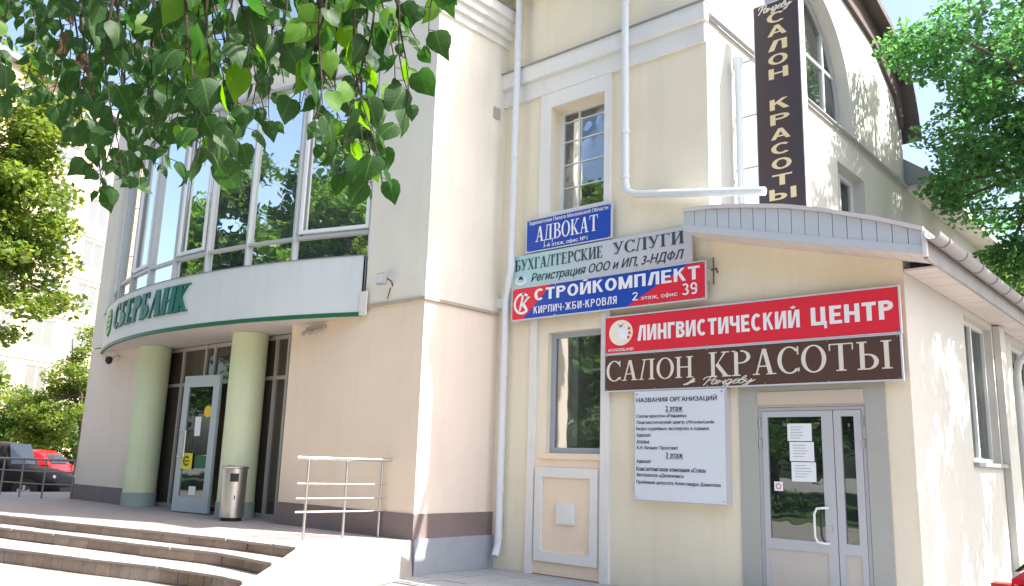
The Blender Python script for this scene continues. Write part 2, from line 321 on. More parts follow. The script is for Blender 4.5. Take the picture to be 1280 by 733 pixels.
def block_glyph(ch, W=.17):
    P = []; q = lambda *a: P.append(list(a)); H = W*.85
    def bar(x0, x1, y0, y1): q((x0, y0), (x1, y0), (x1, y1), (x0, y1))
    def arc(cx, cy, rx, ry, a0, a1, n=12):
        for i in range(n):
            a = math.radians(a0+(a1-a0)*i/n); b = math.radians(a0+(a1-a0)*(i+1)/n)
            q((cx+rx*math.cos(a), cy+ry*math.sin(a)), (cx+rx*math.cos(b), cy+ry*math.sin(b)), (cx+(rx-W)*math.cos(b), cy+(ry-H)*math.sin(b)), (cx+(rx-W)*math.cos(a), cy+(ry-H)*math.sin(a)))
    v = lambda x, y0=0, y1=1: bar(x, x+W, y0, y1)
    if ch == 'О': arc(.36, .5, .36, .51, 0, 360, 24); return P, .72
    if ch == 'С': arc(.36, .5, .36, .51, 48, 312, 20); return P, .68
    if ch == 'Т': bar(0, .62, 1-H, 1); v(.31-W/2); return P, .62
    if ch in 'РВ':
        v(0); r = .27 if ch == 'Р' else .25; c = 1-r+.0; arc(.33, c, .29, r, -90, 90); bar(.05, .34, 1-H, 1); bar(.05, .34, c-r, c-r+H)
        if ch == 'В': arc(.35, .27, .30, .27, -90, 90); bar(.05, .36, 0, H)
        return P, .63
    if ch == 'Б': v(0); bar(0, .56, 1-H, 1); arc(.34, .30, .30, .30, -90, 90); bar(.05, .35, .60-H, .60); bar(.05, .35, 0, H); return P, .65
    if ch in 'ИЙ':
        v(0); v(.5); q((W*.6, .0), (W*.6+.14, .0), (.5+W*.4, 1), (.5+W*.4-.14, 1))
        if ch == 'Й': arc(.33, 1.22, .19, .14, 200, 340, 8)
        return P, .5+W
    if ch in 'НПЦ':
        v(0); v(.46); bar(.05, .5, *((.5-H/2, .5+H/2) if ch == 'Н' else ((1-H, 1) if ch == 'П' else (0, H))))
        if ch == 'Ц': bar(.5, .74, 0, H); bar(.62, .74, -.2, .03)
        return P, (.76 if ch == 'Ц' else .46+W)
    if ch == 'К': v(0); q((W*.8, .42), (W*.8, .62), (.42, 1), (.62, 1)); q((.22, .60), (.36, .70), (.66, 0), (.46, 0)); return P, .66
    if ch == 'М': v(0); v(.62); q((W*.2, 1), (W*1.1, 1), (.48, .0), (.31, .0)); q((.62-W*.1, 1), (.62+W*.8, 1), (.48, .0), (.31, .0)); return P, .62+W
    if ch == 'Л': v(.46); bar(.2, .5, 1-H, 1); q((.2, 1), (.2+W, 1), (W+.03, 0), (0, 0)); return P, .46+W
    if ch == 'А': q((0, 0), (W, 0), (.42, 1), (.27, 1)); q((.69, 0), (.69-W, 0), (.27, 1), (.42, 1)); bar(.17, .52, .22, .22+H*.9); return P, .69
    if ch == 'Г': v(0); bar(0, .52, 1-H, 1); return P, .52
    if ch == 'Е': v(0); bar(0, .55, 1-H, 1); bar(0, .57, 0, H); bar(0, .5, .5-H/2, .5+H/2); return P, .57
    if ch == 'Ч': v(.44); q((0, 1), (W, 1), (W, .62), (0, .6)); arc(.25, .62, .25, .22, 180, 270, 6); bar(.22, .5, .40, .40+H); return P, .44+W
    if ch == 'Ж': v(.40); q((0, 1), (.17, 1), (.46, .5), (.4, .4)); q((0, 0), (.17, 0), (.46, .5), (.4, .6)); q((.97, 1), (.80, 1), (.5, .5), (.57, .4)); q((.97, 0), (.80, 0), (.5, .5), (.57, .6)); return P, .97
    if ch == 'Я': v(.44); arc(.29, .72, .28, .28, 90, 270); bar(.28, .5, 1-H, 1); bar(.28, .5, .44, .44+H); q((0, 0), (.18, 0), (.38, .5), (.22, .5)); return P, .44+W
    if ch == 'Ы': v(0); arc(.30, .30, .25, .30, -90, 90); bar(.05, .31, .60-H, .60); bar(.05, .31, 0, H); v(.66); return P, .66+W
    if ch == '-': bar(0, .24, .38, .38+H); return P, .24
    if ch == '2': arc(.3, .70, .3, .31, 10, 170, 10); q((.42, .66), (.6, .68), (.24, H), (0, H)); bar(0, .6, 0, H); return P, .6
    if ch == '3': arc(.27, .74, .28, .27, -80, 150, 10); arc(.27, .28, .31, .29, -150, 85, 12); return P, .58
    if ch == '9': arc(.29, .70, .29, .31, 0, 360, 18); arc(.29, .32, .29, .33, -140, 0, 8); v(.41, .32, .72); return P, .58
    return P, .26
def block(body, m, parent, x0, x1, z0, z1, y, W=.17, gap=.13, name='lettering', k=0):
    items, x = [], 0
    for ch in body: g, adv = block_glyph(ch, W); items.append((g, x)); x += adv+gap
    sx = (x1-x0)/(x-gap); h = z1-z0; mb = MB()
    for g, ox in items:
        for pl in g:
            e = (k % 5)*.0004; k += 1; pts = [(x0+(ox+a)*sx, z0+b*h) for a, b in pl]
            mb.hexa([(u, y, v) for u, v in pts], [(u, y-.002-e, v) for u, v in pts])
    return mb.build(name, m, parent)
CUR = {'Р': ([[(.1, -.1), (.2, .1), (.36, .98)], [(-.12, .62), (-.05, .9), (.3, 1.05), (.66, 1.0), (.72, .75), (.5, .52), (.26, .52)]], .62),
       'а': ([[(.42, .46), (.22, .54), (.04, .3), (.1, .02), (.28, .06), (.42, .46), (.38, .08), (.46, .0), (.6, .14)]], .52),
       'н': ([[(.06, .5), (.0, 0)], [(.03, .26), (.42, .3)], [(.46, .5), (.40, .06), (.46, 0), (.6, .14)]], .54),
       'д': ([[(.42, .46), (.2, .54), (.04, .3), (.1, .02), (.28, .06), (.42, .46), (.3, -.3), (.08, -.4), (.0, -.25), (.3, -.05), (.6, .16)]], .54),
       'е': ([[(.06, .24), (.38, .34), (.34, .52), (.12, .48), (.02, .2), (.12, .0), (.3, .02), (.46, .16)]], .42),
       'в': ([[(.04, .3), (.2, .85), (.34, .9), (.3, .6), (.12, .42), (.34, .4), (.4, .2), (.26, .0), (.06, .04), (.04, .3)]], .46),
       'у': ([[(.04, .5), (.04, .2), (.2, .1), (.42, .46), (.34, -.1), (.14, -.42), (.0, -.3), (.3, -.05), (.7, .35)]], .6)}
def script(body, m, parent, x0, x1, z0, z1, y, w=.05, shear=.35):
    tot = sum(CUR[c][1] for c in body); sx = (x1-x0)/(tot+.1); h = (z1-z0)/1.45; mb = MB(); x = 0; k = 0
    for ch in body:
        st, adv = CUR[ch]
        for pl in st:
            P = [Vector((p[0], p[1])) for p in pl]; Q = []
            for i in range(len(P)-1):     # Catmull-Rom through the pen points
                a, b, c, d = P[max(i-1, 0)], P[i], P[i+1], P[min(i+2, len(P)-1)]
                for t in (0, .25, .5, .75): Q.append(.5*((2*b)+(c-a)*t+(2*a-5*b+4*c-d)*t*t+(3*b-a-3*c+d)*t**3))
            Q.append(P[-1]); W_ = [Vector((x0+(x+p.x+shear*p.y)*sx, z0+(p.y+.42)*h)) for p in Q]
            for a, b in zip(W_, W_[1:]):
                d = (b-a); d = d.normalized() if d.length > 1e-6 else Vector((1, 0)); o = Vector((d.y, -d.x))*h*w*(1+.7*abs(d.y)); b2 = b+d*h*.02; e = y-.0015-.0003*(k % 6); k += 1
                mb.quad((a.x-o.x, e, a.y-o.y), (a.x+o.x, e, a.y+o.y), (b2.x+o.x, e, b2.y+o.y), (b2.x-o.x, e, b2.y-o.y))
        x += adv
    return mb.build('lettering', m, parent)
def leafcloud(centers, radii, n, size, squash=.7, flat=.5):
    """n small folded leaves scattered through gaussian clumps -> (verts, faces)"""
    centers = np.asarray(centers, float); radii = np.asarray(radii, float)
    k = rng.choice(len(centers), n, p=radii**2/np.sum(radii**2))
    d = rng.normal(size=(n, 3)); d /= np.linalg.norm(d, axis=1)[:, None]; rr = rng.random(n)**.45
    P = centers[k]+d*(rr*radii[k])[:, None]*np.array([1, 1, squash])
    N = rng.normal(size=(n, 3)); N[:, 2] = np.abs(N[:, 2])+flat; N /= np.linalg.norm(N, axis=1)[:, None]
    T = np.cross(N, rng.normal(size=(n, 3))); T /= np.linalg.norm(T, axis=1)[:, None]; B = np.cross(N, T)
    s = (size*rng.uniform(.65, 1.25, n))[:, None]
    V = np.stack([P-T*s*.5, P-B*s*.36-N*s*.07, P+T*s*.55, P+B*s*.36-N*s*.07], 1).reshape(-1, 3)
    F = np.arange(n*4).reshape(-1, 4); F = np.concatenate([F[:, [0, 1, 2]], F[:, [0, 2, 3]]], 0)
    return V, F
def cloud_obj(name, V, F, m, parent):
    L = wloc(parent) if parent else Vector((0, 0, 0)); me = bpy.data.meshes.new(name)
    V = V-np.array(L); me.vertices.add(len(V)); me.vertices.foreach_set('co', V.ravel().astype(np.float32))
    me.loops.add(F.size); me.loops.foreach_set('vertex_index', F.ravel().astype(np.int32))
    me.polygons.add(len(F)); me.polygons.foreach_set('loop_start', np.arange(0, F.size, 3, dtype=np.int32))
    me.update(calc_edges=True); me.materials.append(m)
    o = bpy.data.objects.new(name, me); COL.objects.link(o); o.parent = parent; return o

# ================================================================== GROUND
gm = MB(); gm.quad((-400, -400, 0), (400, -400, 0), (400, 400, 0), (-400, 400, 0)); struct(gm.build('ground', groundm))
struct(MB().poly([(-60, -60), (40, -60), (40, -17), (-60, -17)], [], XY(0), .002, .03).build('lawn', mat('lawn_green', (.05, .09, .025), .95, .3, 2, .6, 30)))
# pavement strip of slabs along the office front
pv = box('pavement', mat('pavement_joint', (.2, .2, .2), .95), None, -9.1, 3, -2.2, 0, .002, .012); struct(pv)
for j in range(4):
    for i in range(24):
        x = -9.08+i*.5; y = -.02-(j+1)*.53
        MB().hexa([(x+.012, y+.012, .004), (x+.488, y+.012, .004), (x+.488, y+.518, .004), (x+.012, y+.518, .004)],
                  [(x+.012, y+.012, .02+random.uniform(0, .006)), (x+.488, y+.012, .02+random.uniform(0, .006)), (x+.488, y+.518, .02+random.uniform(0, .006)), (x+.012, y+.518, .02+random.uniform(0, .006))]).build('slab', pavem, pv)
# terrace and steps
E1 = [(-24.5, -5.15), (-20, -5.1), (-16.04, -4.73), (-15.1, -4.52), (-12.8, -4.1), (-10.6, -3.70), (-10.2, -3.62), (-9.15, -3.60)]
def yat(E, x):
    for (a, b), (c, d) in zip(E, E[1:]):
        if a <= x <= c: return b+(d-b)*(x-a)/(c-a)
    return E[-1][1] if x > E[-1][0] else E[0][1]
E2 = [(-24.9, -5.5), (-20, -5.45), (-16.3, -5.12), (-15.3, -4.93), (-12.2, -4.37), (-10.4, -3.98), (-9.95, -3.93), (-8.98, -4.02)]
E3 = [(-25.4, -6.2), (-20, -6.2), (-16.3, -5.95), (-13.75, -5.42), (-11.64, -4.91), (-9.95, -4.40), (-8.88, -4.46)]
TZ = [.5, .36, .20]
terr = struct(MB().poly([(-24.4, -.2)]+[(x+.02, y+.30) for x, y in E1]+[(-9.16, -.2)], [], XY(0), 0, .499).build('terrace', terrm))
steps = struct(MB().poly([(-25.2, -.5)]+[(x, y+.25) for x, y in E3]+[(-8.9, -3.7), (-9.2, -3.0), (-9.2, -.5)], [], XY(0), 0, .19).build('entrance_steps', tread))
def step_row(E, zt, zb, xr, depth, wl):
    """riser stones and cap slabs following an edge polyline"""
    x = E[0][0]+.3
    while x < xr-.02:
        L = wl*random.uniform(.75, 1.3)
        if xr-(x+L) < .25: L = xr-x
        x2 = min(x+L, xr); ya, yb = yat(E, x), yat(E, x2); g = .006; j = random.uniform(-.006, .012); jz = random.uniform(-.008, .004)
        m = random.choice(stonem)
        MB().hexa([(x+g, ya+j, zb), (x2-g, yb+j, zb), (x2-g, yb+.16, zb), (x+g, ya+.16, zb)],
                  [(x+g, ya+j+.01, zt-.035), (x2-g, yb+j+.01, zt-.035), (x2-g, yb+.16, zt-.035), (x+g, ya+.16, zt-.035)]).build('stone', m, steps, bevel=.008)
        x = x2
    x = E[0][0]+.3
    while x < xr-.02:
        L = random.uniform(.8, 1.3)
        if xr-(x+L) < .4: L = xr-x
        x2 = min(x+L, xr); ya, yb = yat(E, x), yat(E, x2); g = .004; j = random.uniform(-.012, .006); jz = random.uniform(-.004, .004)
        n = 6; fr = [(x+g+(x2-x-2*g)*i/n, ya+(yb-ya)*i/n-.012+j+random.uniform(-.008, .010)) for i in range(n+1)]
        pl = fr+[(x2-g, yb+depth), (x+g, ya+depth)]
        MB().poly(pl, [], XY(0), zt-.034, zt+jz).build('slab', tread, steps)
        x = x2
step_row(E1, .5, .36, -9.15, .34, .5)
step_row(E2, .36, .20, -9.0, .40, .5)
step_row(E3, .20, .0, -8.9, .75, .22)
# the little ramp falling away at the right end of the steps
ramp = MB(); ramp.v = [(-9.14, -1.7, .506), (-9.14, -3.58, .50), (-8.97, -4.0, .355), (-8.87, -4.42, .195), (-8.7, -4.95, .01), (-8.2, -4.2, .01), (-8.5, -3.3, .01), (-9.06, -1.7, .01)]
ramp.f = [(0, 1, 6, 7), (1, 2, 5, 6), (2, 3, 4, 5)]
struct(ramp.build('ramp', mat('pale_render', (.40, .37, .35), .9, .08, 2, .3, 30, stain=(.5, .46, .43), sscale=2, samt=.4)))
box('terrace_kerb', terrm, None, -9.155, -9.105, -3.38, -1.75, .02, .49)['kind'] = 'structure'

# ================================================================== OFFICE BUILDING
ob = thing('office_building', 'cream two storey office building with curved brown roof and white band, hung with shop signs', 'building', (-7, 2, 0))
def part(name, m, *a, label=None, bevel=0): return box(name, m, ob, *a, label=label, bevel=bevel)
# front wall with its two window openings
MB().poly([(-9.15, 0), (-5.3, 0), (-5.3, 9.85), (-9.15, 9.85)], [rect(-8.09, -7.06, 1.78, 3.62), rect(-8.10, -7.04, 5.55, 7.36)], XZ(0), 0, .35).build('front_wall', cream, ob)
MB().poly([(-18, 7.5), (-9.15, 7.5), (-9.15, 9.85), (-18, 9.85)], [], XZ(0), .01, .35).build('rear_parapet', cream, ob)
# side wall with arched window and the two square ones
prof = [(0, 9.85), (.25, 10.35), (.9, 10.8), (1.7, 11.15), (2.7, 11.4), (4.6, 11.55), (6.5, 11.38), (7.5, 11.12), (8.3, 10.76), (8.9, 10.3), (9.12, 9.85), (9.2, 9.3), (9.2, 0)]
ac = (3.9, 8.62); AR = 2.05
arch = [(ac[0]-AR, 8.12)]+[(ac[0]-AR*math.cos(PI*i/24), ac[1]+AR*math.sin(PI*i/24)) for i in range(25)]+[(ac[0]+AR, 8.12)]
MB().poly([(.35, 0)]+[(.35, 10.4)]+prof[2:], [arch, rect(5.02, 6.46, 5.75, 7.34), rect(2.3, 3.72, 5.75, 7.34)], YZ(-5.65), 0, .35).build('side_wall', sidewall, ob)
MB().box(-5.2995, -5.296, .002, .36, 0, 9.8).build('corner_quoin', sidewall, ob)
# arched window frame and glass set deep
ar2 = AR-.02
af = [(ac[0]-ar2, 8.14)]+[(ac[0]-ar2*math.cos(PI*i/24), ac[1]+ar2*math.sin(PI*i/24)) for i in range(25)]+[(ac[0]+ar2, 8.14)]
ai = [(ac[0]-ar2+.09, 8.23)]+[(ac[0]-(ar2-.09)*math.cos(PI*i/24), ac[1]+(ar2-.09)*math.sin(PI*i/24)) for i in range(25)]+[(ac[0]+ar2-.09, 8.23)]
fo = MB().poly(af, [ai], YZ(-5.62), 0, .07).build('window_frame', mat('arch_grey_frame', (.35, .36, .38), .6), ob, 'arched grey window frame')  # one even grey over the whole arched frame
MB().poly(ai, [], YZ(-5.6), 0, .01).build('pane', winglass, fo)
for yy in (2.55, 3.9, 5.2): MB().box(-5.62, -5.55, yy-.035, yy+.035, 8.23, ac[1]+math.sqrt(max(0, (ar2-.09)**2-(yy-ac[0])**2))).build('mullion', alum, fo)
MB().box(-5.615, -5.555, ac[0]-ar2+.09, ac[0]+ar2-.09, 9.3, 9.36).build('transom', alum, fo)
for a, b in ((5.02, 6.46), (2.3, 3.72)):
    fo = MB().poly(rect(a, b, 5.75, 7.34), [rect(a+.07, (a+b)/2-.03, 5.82, 7.27), rect((a+b)/2+.03, b-.07, 5.82, 7.27)], YZ(-5.6), 0, .07).build('window_frame', whitef, ob)
    MB().box(-5.58, -5.57, a+.05, b-.05, 5.8, 7.29).build('pane', winglass, fo)
    MB().box(-5.3, -5.24, a-.03, b+.03, 5.70, 5.745).build('sill', guttm, fo)
# curved roof: a thick brown shell overhanging both gables
rp = [(-.55, 9.72)]+[(y+(-.12 if y < 4 else .12), z+.03) for y, z in prof[:-2]]+[(9.5, 9.1)]
def shell(name, m, pr, th, x0, x1, parent):
    up_ = [(y, z+th) for y, z in pr]; MB().poly(pr+up_[::-1], [], lambda u, v, d: (d, u, v), x0, x1).build(name, m, parent)
shell('roof', brownr, rp, .16, -18, -4.95, ob)
MB().poly([(y, z-.005) for y, z in rp[1:-1]]+[(9.05, 9.3), (8.75, 9.95), (7.4, 10.75), (4.6, 11.2), (1.8, 10.8), (.3, 10.2)], [], lambda u, v, d: (d, u, v), -5.298, -5.22).build('bargeboard', brownr, ob)
box('rear_wall', sidewall, ob, -18, -5.65, 8.9, 9.19, 0, 9.3)
# mouldings
band = part('white_band', trimw, -9.149, -5.302, -.05, -.001, 7.62, 7.93)
part('band_moulding', trimw, -9.149, -5.26, -.12, -.001, 7.932, 8.2)
part('band_cap_ledge', guttm, -9.149, -5.25, -.15, -.001, 8.202, 8.222)  # thin zinc-coloured ledge capping the band
part('lower_ledge', trimw, -9.149, -5.302, -.055, -.001, 4.10, 4.26)
part('pilaster_strip', trimw, -8.42, -8.29, -.045, -.001, 0, 4.098)
part('pilaster_strip', trimw, -7.05, -6.90, -.06, -.001, 0, 4.098)
# upper window trim, frame, panes
MB().poly(rect(-8.32, -6.92, 5.30, 7.618), [rect(-8.10, -7.04, 5.55, 7.36)], XZ(-.04), 0, .039).build('window_surround', trimw, ob)
def window(x0, x1, z0, z1, y, m, t, vs, hs, gm_, thin=.018, sill=None, label=None):
    f = MB().poly(rect(x0, x1, z0, z1), [rect(x0+t, x1-t, z0+t, z1-t)], XZ(y), 0, .06).build('window_frame', m, ob, label)
    MB().box(x0+t*.7, x1-t*.7, y+.03, y+.04, z0+t*.7, z1-t*.7).build('pane', gm_, f)
    for v, ww in vs: MB().box(v-ww, v+ww, y+.012, y+.052, z0+t, z1-t).build('mullion', m, f)
    for h in hs: MB().box(x0+t, x1-t, y+.016, y+.048, h-thin/2, h+thin/2).build('glazing_bar', m, f)
    return f
window(-8.10, -7.04, 5.55, 7.36, .24, whitef, .06, [(-7.74, .016)], [6.02, 6.42, 6.82, 7.16], winglass, .016)
MB().box(-8.09, -7.72, .315, .33, 5.56, 7.35).build('curtain', curtain, ob)
window(-8.09, -7.06, 1.78, 3.62, .09, greyf, .085, [], [], winglass)
MB().box(-8.08, -7.74, .16, .18, 1.79, 3.61).build('blind', mat('room_blind', (.62, .62, .54), .9), ob)
for zz in (2.3, 3.05): MB().box(-7.6, -7.08, .30, .33, zz-.02, zz+.02).build('shelf', trimw, ob)
MB().box(-7.73, -7.62, .16, .24, 1.79, 3.61).build('inner_post', trimw, ob)
part('window_sill', peach, -8.16, -7.051, -.05, .085, 1.70, 1.775)
part('spandrel', peach, -8.288, -7.052, -.012, -.001, .0, 1.70)
MB().poly(rect(-8.25, -7.10, .22, 1.57), [rect(-8.12, -7.23, .36, 1.43)], XZ(0), -.05, -.013).build('panel_moulding', trimw, ob)
part('vent_cover', trimw, -7.83, -7.51, -.06, -.013, .76, 1.07, bevel=.01)
part('footing', mat('red_brown_footing', (.33, .2, .17), .9, .15, 4), -8.288, -7.052, -.02, -.013, .0, .035)
# rooms behind glass
MB().box(-9.1, -5.7, 2.6, 2.7, 0, 9.5).build('room_wall', roomm, ob)
MB().box(-9.1, -5.66, .36, 2.6, 4.5, 4.7).build('room_floor', roomm, ob)
MB().box(-5.75, -5.70, .5, 9, 0, 9.7).build('room_wall', roomm, ob)
# pipes
def pipe(name, pts, r, m=pipew, label=None, parent=None): return MB().tube(pts, r, 12).build(name, m, parent or ob, label, smooth=True)
dp = pipe('drainpipe', [(-8.73, -.2, 12), (-8.73, -.2, 8), (-8.73, -.2, 4.66), (-8.78, -.19, 4.52), (-8.86, -.12, 4.36), (-8.9, -.11, 4.2), (-8.9, -.11, .42), (-8.9, -.13, .33), (-8.88, -.2, .22)], .058)
for zz in (8.35, 6.6, 4.75): MB().tube([(-8.73, -.2, zz-.03), (-8.73, -.2, zz+.03)], .067, 12).build('pipe_clamp', pipew, dp)
for zz in (3.0, 1.2, .5): MB().tube([(-8.9, -.11, zz-.025), (-8.9, -.11, zz+.025)], .067, 12).build('pipe_clamp', pipew, dp)
dp = pipe('drainpipe', [(-6.55, -.2, 12), (-6.55, -.2, 8), (-6.55, -.18, 5.72), (-6.53, -.17, 5.58), (-6.4, -.16, 5.50), (-4.6, -.30, 5.15), (-4.35, -.32, 5.10)], .058)
for zz in (8.6, 6.5, 5.8): MB().tube([(-6.55, -.19, zz-.03), (-6.55, -.19, zz+.03)], .067, 12).build('pipe_clamp', pipew, dp)
pipe('drainpipe', [(-5.16, .70, 7.6), (-5.16, .70, 7.35), (-5.16, .70, 4.9)], [.085, .05, .05], label='short white drainpipe with hopper on the sunlit side wall')
pipe('side_conduit', [(-5.25, .02, 8.04), (-5.25, 9.2, 7.98)], .035, guttm)
# annex --------------------------------------------------------------
ctop = [(-5.36, 4.93), (-4.94, 4.90), (-4.48, 4.83), (-3.98, 4.73), (-3.55, 4.61), (-3.21, 4.49), (-2.92, 4.39), (-2.68, 4.29), (-2.44, 4.19)]
cb = lambda x: 4.665-.251*(x+5.34)
def ct(x):
    for (a, b), (c, d) in zip(ctop, ctop[1:]):
        if x <= c: return b+(d-b)*(x-a)/(c-a)
    return ctop[-1][1]
wall_top = [(x, ct(x)-.06) for x in (-2.85, -3.2, -3.6, -4.0, -4.5, -5.0, -5.302)]
MB().poly([(-5.302, 0), (-2.85, 0)]+wall_top, [rect(-4.66, -3.36, .15, 2.39)], XZ(0), 0, .3).build('annex_front_wall', cream, ob)
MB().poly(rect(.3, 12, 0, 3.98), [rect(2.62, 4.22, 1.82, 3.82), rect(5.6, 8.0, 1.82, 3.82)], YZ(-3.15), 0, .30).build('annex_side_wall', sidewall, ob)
MB().box(-2.8495, -2.846, .003, .3, 0, 4.0).build('annex_corner', sidewall, ob)
part('side_pilaster', sidewall, -2.845, -2.75, 4.32, 4.66, 0, 3.89)
MB().box(-5.6, -5.55, .4, 9, 0, 4.9).build('annex_back_wall', roomm, ob)
for a, b in ((2.62, 4.22), (5.6, 8.0)):
    f = MB().poly(rect(a, b, 1.82, 3.82), [rect(a+.06, (a+b)/2-.04, 1.88, 3.76), rect((a+b)/2+.04, b-.06, 1.88, 3.76)], YZ(-3.02), 0, .07).build('window_frame', mat('side_window_frame', (.55, .57, .56), .6), ob)
    MB().box(-3.0, -2.99, a+.05, b-.05, 1.86, 3.78).build('pane', doorglass, f)
    MB().box(-2.95, -2.78, a-.05, b+.09, 1.76, 1.815).build('sill', guttm, f)
# roof and fascia
rl = [(x, z) for x, z in ctop]; MB().poly([(x, z+.002) for x, z in rl]+[(x, z+.045) for x, z in rl[::-1]], [], XZ(0), -.58, 12).build('annex_roof', greyr, ob)
MB().poly([(x, z+.003) for x, z in rl]+[(x, z+.052) for x, z in rl[::-1]], [], XZ(0), -.635, -.582).build('roof_edge', pinkedge, ob)
n = 18
for i in range(n):
    a = -5.36+2.92*i/n; b = a+2.92/n; g = .004; yy = -.6+random.uniform(-.003, .003)
    MB().poly([(a+g, cb(a)+.085), (b-g, cb(b)+.085), (b-g, ct(b)), (a+g, ct(a))], [], XZ(0), yy, -.56).build('fascia_board', awn, ob)
MB().poly([(x, cb(x)) for x, z in rl]+[(x, cb(x)+.095) for x, z in rl[::-1]], [], XZ(0), -.612, -.555).build('fascia_rail', awn, ob)
MB().box(-2.46, -2.42, -.62, -.56, 3.92, 4.2).build('corner_trim', whitef, ob)
n = 14
for i in range(n):
    a = -5.36+2.92*i/n; b = a+2.92/n-.006
    MB().poly([(a, cb(a)+.004), (b, cb(b)+.004), (b, cb(b)+.024), (a, cb(a)+.024)], [], XZ(0), -.556, -.002).build('soffit_board', soffm, ob)
for i in range(44):
    y = -.0+i*.26
    MB().box(-2.84, -2.45, y+.005, y+.253, 3.92+random.uniform(-.002, .002), 3.945).build('soffit_board', soffm, ob)
MB().box(-2.47, -2.43, -.55, 12, 3.90, 4.17).build('eave_board', guttm, ob)
# half round gutter with brackets
gt = MB(); seg = 10; ys = [-.68, 12]
for y in ys:
    for rr in (.085, .075):
        for k in range(seg+1): q = PI+PI*k/seg; gt.v.append((-2.345+rr*math.cos(q), y, 4.15+rr*math.sin(q)))
m1 = seg+1
for k in range(seg):
    gt.f += [(k, k+1, 2*m1+k+1, 2*m1+k), (m1+k, 3*m1+k, 3*m1+k+1, m1+k+1), (k, m1+k, m1+k+1, k+1), (2*m1+k, 2*m1+k+1, 3*m1+k+1, 3*m1+k)]
gt.f += [(0, 2*m1, 3*m1, m1), (seg, m1+seg, 3*m1+seg, 2*m1+seg)]
gut = gt.build('gutter', guttm, ob, smooth=True)
for i in range(12):
    y = -.3+i*.75; b = MB()
    b.tube([(-2.345+.092*math.cos(PI+PI*k/8), y, 4.15+.092*math.sin(PI+PI*k/8)) for k in range(9)], .011, 5).build('gutter_bracket', guttm, gut)
pipe('drainpipe', [(-2.36, 5.3, 4.05), (-2.36, 5.3, 3.9), (-2.48, 5.2, 3.65), (-2.66, 5.05, 3.4), (-2.70, 5.02, 3.2), (-2.70, 5.0, .3), (-2.6, 4.95, .18)], .055, mat('grey_pipe', (.45, .47, .46), .6), 'grey drainpipe with bent top under the annex gutter')
# door and surround
sm = mat('door_surround_stone', (.40, .40, .37), .8, .08, 1.5, .2, 40, stain=(.32, .32, .32), sscale=1.5, samt=.5)
MB().poly([(-4.92, 0), (-4.67, 0), (-4.67, 2.40), (-3.35, 2.40), (-3.35, 0), (-3.12, 0), (-3.12, 2.66), (-4.92, 2.66)], [], XZ(0), -.02, -.001).build('door_surround', sm, ob)
part('transom_panel', mat('beige_panel', (.55, .47, .38), .7, .04, 1), -4.66, -3.36, -.032, -.021, 2.42, 2.58)
part('doorstep', pavem, -4.75, -3.3, -.35, .28, .012, .148)
dm = mat('door_aluminium', (.46, .47, .49), .5, .03, 2); dpn = mat('door_panel', (.52, .48, .43), .6, .04, 2)
fr = MB().poly(rect(-4.66, -3.36, .15, 2.385), [rect(-4.62, -3.40, .15, 2.345)], XZ(.0), -.01, .07).build('door_frame', mat('door_frame_grey', (.38, .38, .40), .5), ob)
def leaf(x0, x1, gx0, gx1, name, label):
    d = MB().poly(rect(x0, x1, .16, 2.34), [rect(gx0, gx1, .82, 2.27), rect(gx0-.02, gx1+.02, .22, .70)], XZ(0), -.015, .045).build(name, dm, ob, label)
    MB().box(gx0-.01, gx1+.01, .012, .022, .81, 2.28).build('pane', doorglass, d)
    MB().box(gx0-.03, gx1+.03, .0, .02, .21, .71).build('kick_panel', dpn, d)
    return d
d1 = leaf(-4.615, -3.735, -4.55, -3.87, 'door', 'wide glazed door leaf with three notices and a bow handle')
d2 = leaf(-3.725, -3.405, -3.64, -3.49, 'door', 'narrow glazed door leaf')
MB().tube([(-3.83, -.02, 1.21), (-3.86, -.06, 1.21), (-3.94, -.085, 1.20), (-3.97, -.09, 1.14), (-3.97, -.09, .88), (-3.94, -.085, .82), (-3.86, -.06, .81), (-3.83, -.02, .81)], .014, 8).build('handle', whitef, d1, smooth=True)
MB().box(-3.83, -3.79, -.03, -.014, .94, 1.0).build('lock', steel, d1)
for xx, zz in ((-4.635, 1.95), (-4.635, 2.2), (-3.385, 1.95), (-3.385, 2.2)): MB().tube([(xx, -.025, zz-.05), (xx, -.025, zz+.05)], .016, 8).build('hinge', steel, fr)
for k, (za, zb, xa) in enumerate(((1.98, 2.19, -4.30), (1.74, 1.97, -4.28), (1.50, 1.73, -4.265))):
    nn = MB().box(xa, xa+.30, .006, .010, za, zb).build('notice', paper, d1)
    for j in range(5):
        MB().box(xa+.04, xa+.04+random.uniform(.12, .22), .0048, .0058, zb-.045-j*.033, zb-.038-j*.033).build('print_line', mat('grey_print', (.3, .32, .36), .8), nn)
st = MB().box(-4.49, -4.38, .006, .010, 1.38, 1.49).build('sticker', paper, d1)
MB().poly([(-4.435+.035*math.cos(q*PI/8), 1.435+.035*math.sin(q*PI/8)) for q in range(16)], [[(-4.435+.026*math.cos(q*PI/8), 1.435+.026*math.sin(q*PI/8)) for q in range(16)]], XZ(0), .004, .0058).build('pictogram', mat('red_print', (.5, .04, .05), .6), st)
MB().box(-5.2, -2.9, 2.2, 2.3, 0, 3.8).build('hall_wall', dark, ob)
# lower wing behind
MB().box(-16, -5.3, 9.2, 22, 0, 8.0).build('wing_wall', sidewall, ob)
MB().poly([(-16, 8.25), (-4.75, 8.0), (-4.75, 8.22), (-6, 9.2), (-16, 9.2)], [], XZ(0), 9.22, 22.3).build('wing_roof', greyr, ob)
MB().box(-5.3, -4.72, 9.21, 22.3, 7.93, 7.995).build('wing_soffit', soffm, ob)

